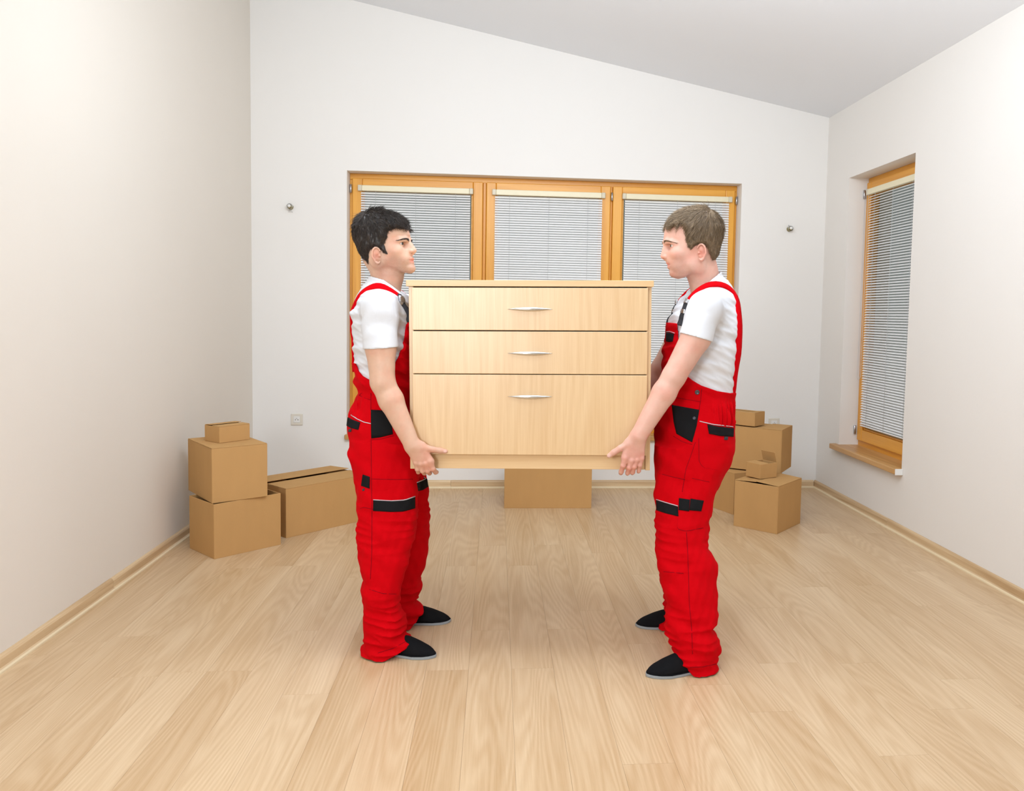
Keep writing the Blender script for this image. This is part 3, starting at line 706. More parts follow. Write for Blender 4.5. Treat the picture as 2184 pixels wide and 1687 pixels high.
    for c_ in (1, -1):
        brb = eb+.0175; B.chain([wpt(bra-.009, c_*.006, brb-.004), wpt(bra-.0125, c_*.026, brb), wpt(bra-.026, c_*.047, brb-.004), wpt(bra-.040, c_*.055, brb-.010)], [.0075, .0078, .0064, .003], .014)
        B.ell(wpt(ea-.014, c_*.047*hs, eb-.030), (.022, .018, .020), .022, fr3)
        B.ell(wpt(ma-.034, c_*.030, mb+.004), (.016, .016, .022), .02, fr3)
        B.ell(wpt(.012, c_*.056*hs, mb-.008), (.026, .012, .024), .03, fr3)
    B.chain([wpt(na-.0075, 0, nb), wpt((na+ta)/2-.0085, 0, (nb+tb)/2+.002), wpt(ta-.0115, 0, tb+.001)], [.0072, .0085, .0112], .007)
    B.cone(wpt(na-.016, 0, nb-.004), wpt(ta-.024, 0, tb-.001), .010, .0155, .010)
    for c_ in (1, -1):
        B.ell(wpt(ta-.0205, c_*.0135, tb-.0030), (.0110, .0066, .0082), .0030, fr3)
        B.cone(wpt(ta-.012, 0, tb-.004), wpt(sa_-.004, 0, sb_+.002), .006, .005, .004)
        B.ell(wpt(ta-.0165, c_*.0065, tb-.0125), (.0062, .0032, .0045), .002, fr3, cut=True)
    # lips: two soft rolls with the parting between them
    for c_ in (1, -1):
        B.chain([wpt(ma-.0038, 0, mb+.0058), wpt(ma-.0052, c_*.010, mb+.0060), wpt(ma-.0128, c_*.0240, mb+.0016)], [.0060, .0058, .0036], .0035)
        B.chain([wpt(la-.0050, 0, lb+.0002), wpt(la-.0068, c_*.010, lb+.0002), wpt(ma-.0135, c_*.0240, mb-.0018)], [.0066, .0062, .0034], .0035)
        B.chain([wpt(ma+.003, 0, mb-.0005), wpt(ma+.001, c_*.010, mb), wpt(ma-.010, c_*.0225, mb-.0004)], [.0022, .0022, .0012], .002) if False else None
        B.chain_cut([wpt(ma+.0015, 0, mb-.0003), wpt(ma+.0002, c_*.012, mb-.0002), wpt(ma-.0085, c_*.0270, mb-.0010)], [E.get('gape', .0022), E.get('gape', .0022), .0014], .0012)
    B.ell(wpt(ca-.0165, 0, cb), (.0175, .021, .0155), .014, fr3)
    # eyelids with the almond opening left in them
    for c_ in (1, -1):
        ctr = wpt(ea, c_*ec, eb)
        B.ell(ctr, (.0148,)*3, .006)
        B.cone(wpt(ea+.011, c_*(ec-.0115), eb-.0012), wpt(ea+.0075, c_*(ec+.0135), eb+.0004), .0044, .0036, .0012, cut=True)
        B.ell(wpt(ea+.0128, c_*(ec+.002), eb), (.0095, .0130, .0060), .0012, fr3, cut=True)
        od = np.array(fw)*.80+np.array(lat)*c_*.60; os_ = np.cross(np.array(up), od)
        B.ell(wpt(ea, c_*ec, eb)+od*.0150+np.array(up)*.0002, (.0120, .0120, .0054), .0012, [list(od), list(os_), list(up)], cut=True)
    # ears
    ra_, rb_ = loc(*E['earc'], .076); tl = E.get('earrot', .12)
    for c_ in (1, -1):
        e1 = np.array(fw)*math.cos(tl)+np.array(up)*math.sin(tl)*1; e2 = -np.array(fw)*math.sin(tl)+np.array(up)*math.cos(tl)
        out = np.array(lat)*c_; o1 = out*math.cos(.42)-np.array(fw)*math.sin(.42)*1.0; ff = e1*math.cos(.42)+out*math.sin(.42)*0
        nrm = out*math.cos(.40)+np.array(fw)*math.sin(.40); nrm /= np.linalg.norm(nrm); q1 = np.cross(e2, nrm)*1.0; q1 /= np.linalg.norm(q1)
        if q1@np.array(fw) < 0: q1 = -q1
        cc = wpt(ra_, c_*.0745*hs, rb_)+nrm*.004
        eh = E.get('earh', .031); ew = E.get('earw', .0175)
        B.ell(cc-nrm*.002, (ew*.92, eh*.92, .0048), .004, [q1, e2, nrm])
        ring = []
        for an in np.linspace(-2.2, 2.6, 13):
            wv_ = ew*(1.0 if math.sin(an) > -.2 else .82); ring.append(cc-q1*wv_*math.cos(an)+e2*eh*math.sin(an)+nrm*.0042)
        B.chain(ring, [.0028]+[.0037]*11+[.0030], .0012)
        B.cone(cc-q1*ew*.35-e2*eh*.9, cc-q1*ew*.1-e2*eh*1.02, .0055, .0050, .003)
        B.ell(cc+q1*.004+nrm*.0050-e2*.004, (.0092, .0125, .0080), .0015, [q1, e2, nrm], cut=True)
        B.ell(cc-q1*.001+nrm*.0052+e2*.014, (.0100, .0090, .0046), .0015, [q1, e2, nrm], cut=True)
        B.ell(cc+q1*.0115+nrm*.003-e2*.003, (.0035, .005, .0038), .002, [q1, e2, nrm])
        B.cone(cc-nrm*.006-e2*.012, cc-nrm*.006+e2*.014, .009, .009, .006)
    me, pos = B.mesh('body'); del B
    # --- skin colouring (lips, blush, stubble), in head coordinates
    pc = np.array(SKIN[T])*np.ones((len(pos), 3)); rel = pos-Of
    a = rel@Ff; c = rel@Lf; b = rel[:, 2]
    def blend(mask, col): 
        m = np.clip(mask, 0, 1)[:, None]; pc[:] = pc*(1-m)+np.array(col)*m
    def blob(a0, c0, b0, r): return np.exp(-(((a-a0)**2+(np.abs(c)-c0)**2+(b-b0)**2)/r**2))
    base = np.array(SKIN[T]); hd = (b > zb-.02)
    blend(blob(ta-.01, 0, tb, .020)*spec['blush']*hd, base*(1.02, .72, .70)); blend(blob(ea-.006, .045, eb-.032, .028)*spec['blush']*.8*hd, base*(1.0, .74, .72))
    earm = (np.abs(c) > .073*hs)*np.exp(-(((a-ra_)/.019)**4+((b-rb_)/.031)**4)); blend(earm*.45, base*(1.0, .62, .58)); blend(np.exp(-(((a-ra_-.002)/.010)**2+((b-rb_+.002)/.014)**2))*earm*.8, base*(.72, .36, .30))  # ears redder inside; the hollow's shade is also darkened into the colour
    st = np.clip((eb-.045-b)/.018, 0, 1)*np.clip((b-(zb-.03))/.02, 0, 1)*np.clip((a+.005)/.03, 0, 1)
    rs = np.random.RandomState(3); blend(st*spec['stubble']*(.75+.5*rs.rand(len(pos))), base*(.62, .58, .60))
    lip = np.exp(-((np.clip(np.abs(c)-.018, 0, 1)/.005)**2))*np.exp(-(((b-(mb-.0002))/.0092)**4))*(a > ma-.022)
    blend(lip*.85, base*np.array(spec['lip']))
    blend(blob(ea+.01, ec, eb, .015)*.25*hd, base*(.86, .70, .68))
    lash = np.exp(-((b-eb-.0062)/.0016)**2)*(a > ea+.004)*np.exp(-((np.abs(c)-ec-.002)/.012)**4); blend(lash*.75*hd, base*(.30, .25, .24))
    lash = np.exp(-((b-eb+.0060)/.0013)**2)*(a > ea+.004)*np.exp(-((np.abs(c)-ec-.002)/.012)**4); blend(lash*.40*hd, base*(.50, .38, .36))
    hand = np.exp(-(np.linalg.norm(pos-np.array(P(*spec['hand']['middle'][0])), axis=1)/.07)**2); blend(hand*.55, base*(1.0, .72, .74))
    for mm in (lambda q: np.array(q, float), mir):
        nn_ = mm(np.array([0, 1, 0])+mp)-mm(mp); tp = mm(P(*spec['hand']['thumb'][-1]))-nn_*.008; dd = mm(P(*spec['hand']['thumb'][-1]))-mm(P(*spec['hand']['thumb'][-2])); dd /= np.linalg.norm(dd)
        rr = pos-(tp-dd*.001); al = rr@dd; pe = np.linalg.norm(rr-al[:, None]*dd, axis=1); blend(np.exp(-((al/.0065)**4+(pe/.0052)**4))*.8, (.80, .56, .52))
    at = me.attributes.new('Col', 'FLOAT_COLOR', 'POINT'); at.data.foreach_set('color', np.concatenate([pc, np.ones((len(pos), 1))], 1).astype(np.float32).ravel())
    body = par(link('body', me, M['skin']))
    # --- eyes
    for c_ in (1, -1):
        em = bpy.data.meshes.new('eye'); bm = bmesh.new(); bmesh.ops.create_uvsphere(bm, u_segments=32, v_segments=24, radius=.0126)
        ctr = wpt(ea-.0002, c_*ec, eb); gz = Vector(fw)*1.0+Vector(up)*spec.get('gaze', 0.0)+Vector(lat)*spec.get('look', .4); q = gz.to_track_quat('Z', 'Y')
        for mt in ('eyewhite', 'iris', 'pupil'): em.materials.append(M[mt])
        for f in bm.faces:
            cz = f.calc_center_median().normalized().z; f.material_index = 2 if cz > .965 else (1 if cz > .86 else 0); f.smooth = True
        bmesh.ops.transform(bm, matrix=Matrix.Translation(Vector(ctr))@q.to_matrix().to_4x4(), verts=bm.verts); bm.to_mesh(em); bm.free(); par(link('eye', em))
    # --- strands helper
    def strands(name, roots, dirs, lens, rad, mat, bvh, lift, curl, seed, nseg=5, extra=None):
        rs = random.Random(seed); V = []; Fc = []; SH = []
        for (p, nr), dvec, L in zip(roots, dirs, lens):
            p = Vector(p); d = Vector(dvec); d = (d-nr*d.dot(nr)); 
            if d.length < 1e-4: continue
            d.normalize(); r0 = rad*rs.uniform(.7, 1.3); pts = [p-nr*.001]; cur = p.copy(); lf = rs.uniform(lift[0], lift[1]); sw = Vector((rs.gauss(0, 1), rs.gauss(0, 1), rs.gauss(0, 1)))*curl
            for i in range(nseg):
                st_ = L/nseg; cur = cur+d*st_+nr*(lf*st_)*(1-i/nseg*.6)
                hit = bvh.find_nearest(cur)
                if hit[0] is not None:
                    nn = hit[1]; dist = (cur-hit[0]).dot(nn)
                    if dist < .0012: cur = hit[0]+nn*.0012
                    d = (d-nn*d.dot(nn)*.5+sw*.12).normalized()
                pts.append(cur.copy())
            b0 = len(V); SH += [rs.uniform(.1, 1)]*((nseg+1)*3)
            for i, q in enumerate(pts):
                t = (pts[min(i+1, nseg)]-pts[max(i-1, 0)]).normalized(); u = t.cross(Vector((.3, .2, .9))).normalized(); w = t.cross(u)
                rr_ = r0*(1-(i/nseg)**2*.85)
                for k in range(3): an = 2.094*k; V.append(q+u*rr_*math.cos(an)+w*rr_*math.sin(an))
            for i in range(nseg):
                for k in range(3): k2 = (k+1) % 3; Fc.append((b0+i*3+k, b0+i*3+k2, b0+i*3+3+k2, b0+i*3+3+k))
        if extra is not None:
            n0_ = len(V); SH += [.42]*len(extra.vertices); V += [Vector(v.co) for v in extra.vertices]; Fc += [tuple(i+n0_ for i in p_.vertices) for p_ in extra.polygons]
        me_ = mesh(name, V, Fc); at_ = me_.attributes.new('Sh', 'FLOAT', 'POINT'); at_.data.foreach_set('value', np.array(SH, np.float32)); me_.polygons.foreach_set('use_smooth', [True]*len(me_.polygons)); return par(link(name, me_, mat))
    bvb = BVHTree.FromPolygons([v.co.copy() for v in me.vertices], [tuple(p_.vertices) for p_ in me.polygons])
    # --- eyebrows
    for c_ in (1, -1):
        roots = []; dirs = []; lens = []; rs = random.Random(7)
        for i in range(spec['brown']):
            t = rs.random(); cc_ = .010+t*.050; bb = eb+.0140+.0055*math.sin(t*2.4)-.013*max(0, t-.45)+rs.uniform(-.0045, .0035)*(1-.55*t)
            st_ = Vector(wpt(bra+.03, c_*cc_*hs, bb)); h_ = bvb.ray_cast(st_, -Vector(fw), .12)
            if h_[0] is None: continue
            roots.append((h_[0], h_[1])); dirs.append(Vector(lat)*c_*1.0-Vector(fw)*.5+Vector(up)*(.35-.5*t)); lens.append(.0095)
        strands('eyebrow', roots, dirs, lens, .00050, M[spec['hairmat']], bvb, (.0, .15), .2, 9, 3)
    # --- hair
    Hh = Field(ar(Of[0]-.16, Of[0]+.16, .0026), ar(Of[1]-.11, Of[1]+.11, .0026), ar(Of[2]+zb+.02, Of[2]+zt+.05, .0026))
    outer = [loc(*p) for p in spec['hair_out']]; inner = [loc(*p, .070) for p in spec['hair_in']]
    poly = outer+inner
    def hairfn(X, Y, Z):
        px, py = X-Of[0], Y-Of[1]; A = px*Ff[0]+py*Ff[1]; C = px*Lf[0]+py*Lf[1]; Bz = (Z-Of[2])+0*A
        # side-view outline sampled on a table, then looked up
        ga = np.linspace(-.17, .17, 220); gb = np.linspace(zb, zt+.06, 220); tab = polysd(ga[:, None], gb[None, :], poly)
        ia = np.clip((A+.17)/.34*219, 0, 218.99); ib = np.clip((Bz-zb)/(zt+.06-zb)*219, 0, 218.99)
        ia, ib = np.broadcast_arrays(ia, ib); i0 = ia.astype(int); j0 = ib.astype(int); u = ia-i0; v = ib-j0
        reg = tab[i0, j0]*(1-u)*(1-v)+tab[i0+1, j0]*u*(1-v)+tab[i0, j0+1]*(1-u)*v+tab[i0+1, j0+1]*u*v
        t = np.clip((zt-Bz)/(zt-zb), 0, 1); th = np.interp(t, [0, .15, .35, .6, .8], spec['hairt'])
        th = np.minimum(th, .002+np.maximum(-reg, 0)*.9)
        n = wave(11, 6, (260, 260, 120), X, Y, Z)*.0011+wave(12, 5, (90, 90, 60), X, Y, Z)*spec['hairn']
        d = skull(0.0)(X, Y, Z)-th-n
        return np.maximum(d, reg-n*.5)
    Hh.add(hairfn, (Hh.x[0], Hh.y[0], Hh.z[0]), (Hh.x[-1], Hh.y[-1], Hh.z[-1]), 0, 0)
    hme, hpos = Hh.mesh('hair')
    hb = BVHTree.FromPolygons([v.co.copy() for v in hme.vertices], [tuple(p_.vertices) for p_ in hme.polygons])
    nor = np.empty(len(hme.vertices)*3, np.float32); hme.vertex_normals.foreach_get('vector', nor); nor = nor.reshape(-1, 3)
    rel = hpos-Of; ha = rel@Ff; hc = rel@Lf; hbz = rel[:, 2]
    sk = skull(0.0)(hpos[:, 0], hpos[:, 1], hpos[:, 2]); outm = np.nonzero(sk > .0025)[0]
    rs = np.random.RandomState(5); pick = outm[rs.randint(0, len(outm), spec['strands'])]
    crown = np.array(loc(*spec['crown'])); roots = []; dirs = []; lens = []
    for i in pick:
        v = Vector(hpos[i]); nn = Vector(nor[i]); A_, C_, B_ = ha[i], hc[i], hbz[i]
        da, db = A_-crown[0], B_-crown[1]
        l = math.hypot(da, db)+1e-4; side = abs(C_)/.07
        dv = Vector(fw)*(da/l*.9+.15*(A_ > 0))+Vector(up)*(db/l*.5-.55*side-.25*(A_ < 0))+Vector(lat)*(math.copysign(.25, C_) if side < .6 else 0)+Vector(rs.randn(3))*spec['messy']
        roots.append((v, nn)); dirs.append(dv); top = np.clip((B_-eb-.02)/.06, 0, 1)
        lens.append((.016+.026*top)*rs.uniform(.7, 1.25)*spec['hlen'])
    strands('hair', roots, dirs, lens, spec['srad'], M[spec['hairmat']], hb, spec['lift'], spec['curl'], 21, 5, extra=hme)
    # ---------------- T-shirt
    torso = Loft(spec['shirt'], 2.35)
    S = Field(ar(bx0-.02, bx1+.02, .0034), ar(YC-.34, YC+.34, .0036), ar(spec['shz'][0], spec['shz'][1], .0034))
    wf = spec['shirtfold']
    def shirt_disp(X, Y, Z): return wf*(.0030*wave(31, 7, (34, 22, 60), X, Y, Z)+.0020*ridge(wave(32, 4, (50, 30, 95), X, Y, Z)))
    S.add(torso.fn(0, shirt_disp), torso.lo(), torso.hi(), 0)
    nkc = np.array(P(*spec['collar0'], YC)); nk2 = np.array(P(*spec['collar1'], (YC+YH)/2))
    S.cone(nkc, nk2, .100, spec['collr'], .03)
    for s_ in (shn, shf):
        S.cone(nkc+(0, 0, -.01), s_+(0, 0, -.004), .060, .062, .055)
    hems = []
    for mm in (lambda p: np.array(p, float), mir):
        s_ = mm(shn); h_ = mm(P(*spec['hem'][0], spec['hem'][1])); r = spec['hem'][2]
        ax = (h_-s_)/np.linalg.norm(h_-s_)
        far = h_+ax*.05
        S2fn = None
        def sleeve(X, Y, Z, s_=s_, far=far, ax=ax, h_=h_):
            pxx, pyy, pzz = X-s_[0], Y-s_[1], Z-s_[2]; L = np.linalg.norm(far-s_); t = np.clip(pxx*ax[0]+pyy*ax[1]+pzz*ax[2], 0, L)
            d = np.sqrt((pxx-t*ax[0])**2+(pyy-t*ax[1])**2+(pzz-t*ax[2])**2)-(.060+(r-.060)*np.minimum(t/(L-.05), 1))
            d = d-.0030*wave(41, 5, (34, 34, 50), X, Y, Z)*wf*np.clip((L-.07-t)/.05, 0.15, 1)
            pl = (X-h_[0])*spec['hemn'][0]+(Z-h_[2])*spec['hemn'][1]+(Y-h_[1])*0
            return np.maximum(d, pl)
        S.add(sleeve, np.minimum(s_, far)-.09, np.maximum(s_, far)+.09, .028)
        hems.append((s_, h_, ax))
    # hollow the sleeve mouth
    for (s_, h_, ax) in hems:
        S.cone(h_-ax*.020, h_+ax*.05, spec['hem'][2]-.0078, spec['hem'][2]-.0068, 0, cut=True)
    # neck opening
    S.cone(nk2-(nk2-nkc)*.15, nk2+(nk2-nkc)*1.2, spec['collr']-.0060, spec['collr']-.0055, .003, cut=True)
    npoly = [tuple(P(*q, YC))[::2] for q in spec['neckcut']]
    def cutneck(X, Y, Z): return np.maximum(polysd(X+0*Z, Z+0*X, npoly), np.abs(Y-YC)-.088)
    S.cut(cutneck, (S.x[0], S.y[0], min(q[1] for q in npoly)), (S.x[-1], S.y[-1], S.z[-1]), .004, 0)
    sme, spos = S.mesh('t_shirt'); SF = S
    shirt = par(link('t_shirt', sme, M['cotton']))
    bvs = BVHTree.FromPolygons([v.co.copy() for v in sme.vertices], [tuple(p_.vertices) for p_ in sme.polygons])
    # ---------------- overalls
    ov = Loft(spec['overall'], 2.3)
    legs = [Loft(spec['legn'], 2.15), Loft(spec['legf'], 2.15)]
    Fo = Field(ar(bx0-.02, bx1+.03, .0036), ar(YC-.36, YC+.36, .0038), ar(.004, spec['ovz'], .0036))
    regpoly = [tuple(P(*q, YC-.15))[::2] for q in spec['region']]
    kz0 = spec['hemz']
    def leg_disp(X, Y, Z):
        low = np.clip((kz0+.26-Z)/.26, 0, 1); knee = np.exp(-((Z-.50)/.10)**2); hip = np.exp(-((Z-.80)/.10)**2)
        a1 = wave(51, 6, (18, 16, 70), X, Y, Z); a2 = wave(52, 6, (26, 20, 46), X, Y, Z); a3 = wave(57, 5, (70, 50, 30), X, Y, Z)
        return spec['fold']*(ridge(a1)*(.0060*low+.0022*knee)+a2*(.0035*low+.0026*hip+.0018)+.0012*a3)
    for lg in legs: Fo.add(lg.fn(0, leg_disp), lg.lo(), lg.hi(), .012)
    zw0, zw1 = spec['ruffz']
    def ov_disp(X, Y, Z):
        band = np.exp(-(((Z-(zw0+zw1)/2)/((zw1-zw0)/2))**4)); bk = 1/(1+np.exp(sgn*(X-spec['ruffx'])/.012))
        return .0024*wave(53, 6, (30, 30, 34), X, Y, Z)+band*bk*spec['ruff']*(.004+.0105*ridge(wave(54, 4, (100, 80, 10), X, Y, Z))*np.clip((YC+.12-Y)/.05+.6, .5, 1))+.0012*wave(55, 5, (50, 40, 60), X, Y, Z)
    ovf = ov.fn(0, ov_disp)
    zwaist = spec['waistz']
    def ovfull(X, Y, Z):
        d = ovf(X, Y, Z)
        # follow the shirt above the waist so that the bib lies on it
        sd = torso.fn(.0095, shirt_disp, caps=False)(X, Y, Z)
        w = np.clip((Z-zwaist)/.05, 0, 1); d = d*(1-w)+sd*w
        reg = np.broadcast_to(polysd(X[:, :1, :]+0*Z[:, :1, :], Z[:, :1, :]+0*X[:, :1, :], regpoly), d.shape)
        # the bib is narrower than the chest
        bw = np.where(Z > zwaist+.02, np.abs(Y-YC)-np.interp(Z, spec['bibw'][0], spec['bibw'][1]), -1)
        return np.maximum(np.maximum(d, reg), bw)
    Fo.add(ovfull, ov.lo(), (ov.hi()[0], ov.hi()[1], Fo.z[-1]), .020)
    # slanted hems
    for lg, (pa, pb, Yh) in zip(legs, spec['hemcut']):
        A, Bp = P(*pa, Yh), P(*pb, Yh); n = np.array([-(Bp.z-A.z), (Bp.x-A.x)]); n = n/np.linalg.norm(n); n = n if n[1] > 0 else -n
        def below(X, Y, Z, A=A, n=n): return ((X-A.x)*n[0]+(Z-A.z)*n[1])+0*Y
        Fo.cut(below, (lg.lo()[0]-.05, lg.lo()[1] if lg is legs[1] else Fo.y[0], 0), (lg.hi()[0]+.05, lg.hi()[1] if lg is legs[0] else Fo.y[-1], kz0+.14), .004, 0)
    ome, opos = Fo.mesh('overalls'); overalls = par(link('overalls', ome, M['red']))
    bvo = BVHTree.FromPolygons([v.co.copy() for v in ome.vertices], [tuple(p_.vertices) for p_ in ome.polygons])
    # ---------------- sewn-on pieces, draped on the cloth
    def sub(o): o.parent = overalls; o.matrix_parent_inverse = Matrix.Identity(4); return o
    def resample(pl, n):
        pl = [np.array(p, float) for p in pl]; d = [0]+list(np.cumsum([np.linalg.norm(b-a) for a, b in zip(pl[:-1], pl[1:])])); t = np.linspace(0, d[-1], n)
        return [np.array([np.interp(x, d, [p[k] for p in pl]) for k in range(2)]) for x in t]
    def patch(name, e1, e2, mat, th=.0022, nu=18, nv=8, bvh=None, Yf=None, parent=overalls):
        bvh = bvh or bvo; Yf = Yf or YC-.15; A = resample(e1, nu); Bq = resample(e2, nu); top = []; V = []
        for i in range(nu):
            for j in range(nv):
                q = A[i]+(Bq[i]-A[i])*j/(nv-1); d = ray(*q).normalized(); h_ = bvh.ray_cast(CAMP, d, 20)
                if h_[0] is None or abs(h_[0].y-Yf) > .22: 
                    h_ = bvh.find_nearest(P(q[0], q[1], Yf))
                nn = h_[1]
                V.append((h_[0].copy(), nn.copy()))
        # smooth normals a little
        VV = []; n_ = nu*nv
        for k, (p, nn) in enumerate(V):
            i, j = divmod(k, nv); s0 = Vector((0, 0, 0))
            for di in (-1, 0, 1):
                for dj in (-1, 0, 1):
                    if 0 <= i+di < nu and 0 <= j+dj < nv: s0 += V[(i+di)*nv+j+dj][1]
            s0.normalize(); VV.append((p, s0))
        ed = lambda i, j: (i in (0, nu-1)) or (j in (0, nv-1))
        verts = [p+nn*(th if not ed(*divmod(k, nv)) else th*.75) for k, (p, nn) in enumerate(VV)]+[p-nn*.003 for (p, nn) in VV]
        F_ = []
        for i in range(nu-1):
            for j in range(nv-1):
                a = i*nv+j; F_.append((a, a+1, a+nv+1, a+nv)); F_.append((n_+a, n_+a+nv, n_+a+nv+1, n_+a+1))
        for i in range(nu-1):
            for j in (0, nv-1): a = i*nv+j; F_.append((a, a+nv, n_+a+nv, n_+a))
        for j in range(nv-1):
            for i in (0, nu-1): a = i*nv+j; F_.append((a, a+1, n_+a+1, n_+a))
        pm = mesh(name, verts, F_); bm = bmesh.new(); bm.from_mesh(pm); bmesh.ops.recalc_face_normals(bm, faces=bm.faces[:]); bm.to_mesh(pm); bm.free()
        pm.polygons.foreach_set('use_smooth', [True]*len(pm.polygons))
        o = link(name, pm, mat); 
        return sub(o) if parent is overalls else par(o)
    def line(name, pl, w, mat, th=.0016, Yf=None, n=None):
        up_ = [(p[0], p[1]-w/2) for p in pl]; dn = [(p[0], p[1]+w/2) for p in pl]
        dx = abs(pl[-1][0]-pl[0][0]); dy = abs(pl[-1][1]-pl[0][1])
        if dy > dx: up_ = [(p[0]-w/2, p[1]) for p in pl]; dn = [(p[0]+w/2, p[1]) for p in pl]
        L = sum(math.dist(a, b) for a, b in zip(pl[:-1], pl[1:]))
        return patch(name, up_, dn, mat, th, max(6, int(L/6)), 2, Yf=Yf)
    for (nm, e1, e2, mt, th, Yf) in spec['patches']: patch(nm, e1, e2, M[mt], th, Yf=Yf)
    for (nm, pl, w, mt, Yf) in spec['lines']: line(nm, pl, w, M[mt], .0011 if mt == 'redline' else .0030, Yf)
    # ---------------- braces over the shoulders
    def brace(name, pts, mat, width, thick, lift=.004, n=34):
        pts = [Vector(p) for p in pts]; d = [0]
        for a, b in zip(pts[:-1], pts[1:]): d.append(d[-1]+(b-a).length)
        out = []
        for t in np.linspace(0, d[-1], n):
            p = Vector([np.interp(t, d, [q[k] for q in pts]) for k in range(3)]); h1 = bvs.find_nearest(p); h2 = bvo.find_nearest(p)
            h_ = h1
            if h2[0] is not None and (h2[0]-p).length < (h1[0]-p).length+.003: h_ = h2
            out.append([h_[0].copy(), h_[1].copy()])
        for _ in range(8):
            new = [o[:] for o in out]
            for i in range(1, n-1): new[i] = [(out[i-1][0]+out[i][0]*2+out[i+1][0])/4, (out[i-1][1]+out[i][1]*2+out[i+1][1]).normalized()]
            out = new
            if _ % 2 == 1:
                for i in range(n):
                    h1 = bvs.find_nearest(out[i][0]); h2 = bvo.find_nearest(out[i][0]); h_ = h1
                    if h2[0] is not None and (h2[0]-out[i][0]).length < .010 and (h2[0]-h1[0]).dot(h1[1]) > 0: h_ = h2
                    out[i] = [h_[0].copy(), (out[i][1]+h_[1]).normalized()]
        for _ in range(2):
            new = [o[:] for o in out]
            for i in range(1, n-1): new[i] = [(out[i-1][0]+out[i][0]*2+out[i+1][0])/4, (out[i-1][1]+out[i][1]*2+out[i+1][1]).normalized()]
            out = new
        V = []; F_ = []
        for i, (p, nn) in enumerate(out):
            t = (out[min(i+1, n-1)][0]-out[max(i-1, 0)][0]).normalized(); w = t.cross(nn).normalized()*width/2; nn = w.cross(t).normalized() if w.cross(t).dot(nn) > 0 else -w.cross(t).normalized()
            p = p+nn*lift
            V += [p-w-nn*.009, p-w*.97+nn*thick*.7, p+nn*thick, p+w*.97+nn*thick*.7, p+w-nn*.009, p-nn*.006]
        for i in range(n-1):
            for k in range(6): k2 = (k+1) % 6; F_.append((i*6+k, i*6+k2, i*6+6+k2, i*6+6+k))
        F_ += [tuple(range(6)), tuple((n-1)*6+k for k in range(6))[::-1]]
        pm = mesh(name, V, F_); bm = bmesh.new(); bm.from_mesh(pm); bmesh.ops.recalc_face_normals(bm, faces=bm.faces[:]); bm.to_mesh(pm); bm.free()
        return sub(link(name, pm, mat, None, True))
    for (nm, pts, mt, w, th, li) in spec['braces']:
        pw = [P(*q) for q in pts]; brace(nm, pw, M[mt], w, th, li)
        brace(nm, [Vector((p.x, 2*YC-p.y, p.z)) for p in pw], M[mt], w, th, li)
    # collar rib round the neck opening
    def ribfn():
        pts = []
        for an in np.linspace(0, 2*math.pi, 49)[:-1]:
            pts.append(an)
        return pts
    for (px, py, r) in spec.get('buttons', []):
        d = ray(px, py).normalized(); h_ = bvo.ray_cast(CAMP, d, 20)
        if h_[0] is not None:
            q = h_[1].to_track_quat('Z', 'Y').to_matrix().to_4x4(); bm = bmesh.new()
            prof = [(0, .0022), (r*.45, .0018), (r*.55, .0030), (r*.85, .0034), (r, .0024), (r, -.001)]
            rings = []
            for (rr_, zz) in prof: rings.append([bm.verts.new((rr_*math.cos(a_), rr_*math.sin(a_), zz)) for a_ in np.linspace(0, 2*math.pi, 21)[:-1]] if rr_ > 0 else [bm.verts.new((0, 0, zz))])
            for A_, B_ in zip(rings[:-1], rings[1:]):
                for k in range(20):
                    k2 = (k+1) % 20
                    bm.faces.new([A_[0], B_[k], B_[k2]] if len(A_) == 1 else [A_[k], B_[k], B_[k2], A_[k2]])
            bmesh.ops.recalc_face_normals(bm, faces=bm.faces[:])
            bmesh.ops.transform(bm, matrix=Matrix.Translation(h_[0]+h_[1]*.001)@q, verts=bm.verts); bmm = bpy.data.meshes.new('button'); bm.to_mesh(bmm); bm.free()
            sub(link('button', bmm, M['buttonm'], None, True))
    # ---------------- slippers
    def slipper(toe, ang, length, right):
        """toe point on the floor, ang = heading of the foot"""
        d = np.array([math.cos(ang), math.sin(ang)]); n_ = np.array([-d[1], d[0]]); t0 = np.array([toe[0], toe[1]])
        if not right: n_ = -n_                      # n_ points to the little-toe side for the near foot
        us = np.linspace(0, 1, 40)
        def half(u):                                # half widths: inner and outer side, u from toe to heel
            o = np.interp(u, [0, .02, .06, .14, .28, .45, .65, .85, .95, 1], [.002, .013, .025, .039, .050, .047, .039, .036, .026, .002])
            i = np.interp(u, [0, .02, .06, .14, .28, .45, .65, .85, .95, 1], [.002, .016, .028, .039, .043, .036, .031, .033, .025, .002])
            return i, o
        ring = []
        us2 = (1-np.cos(np.linspace(0, math.pi, 40)))/2
        for u in us2: ring.append(t0-d*u*length+n_*half(u)[1])
        for u in us2[::-1][1:-1]: ring.append(t0-d*u*length-n_*half(u)[0])
        m = len(ring); V = []; F_ = []
        for (z, o) in ((0.0, -.003), (.0015, 0), (.0105, .0005), (.0120, -.001)):
            cen = t0-d*length*.5
            for p in ring:
                v = p-cen; L = np.linalg.norm(v); q = cen+v*(1+o/L); V.append((q[0], q[1], z))
        for k in range(3):
            for i in range(m): j = (i+1) % m; F_.append((k*m+i, k*m+j, (k+1)*m+j, (k+1)*m+i))
        F_ += [tuple(range(m))[::-1], tuple(range(3*m, 4*m))]
        sm_ = mesh('sole', V, F_); bm = bmesh.new(); bm.from_mesh(sm_); bmesh.ops.recalc_face_normals(bm, faces=bm.faces[:]); bm.to_mesh(sm_); bm.free()
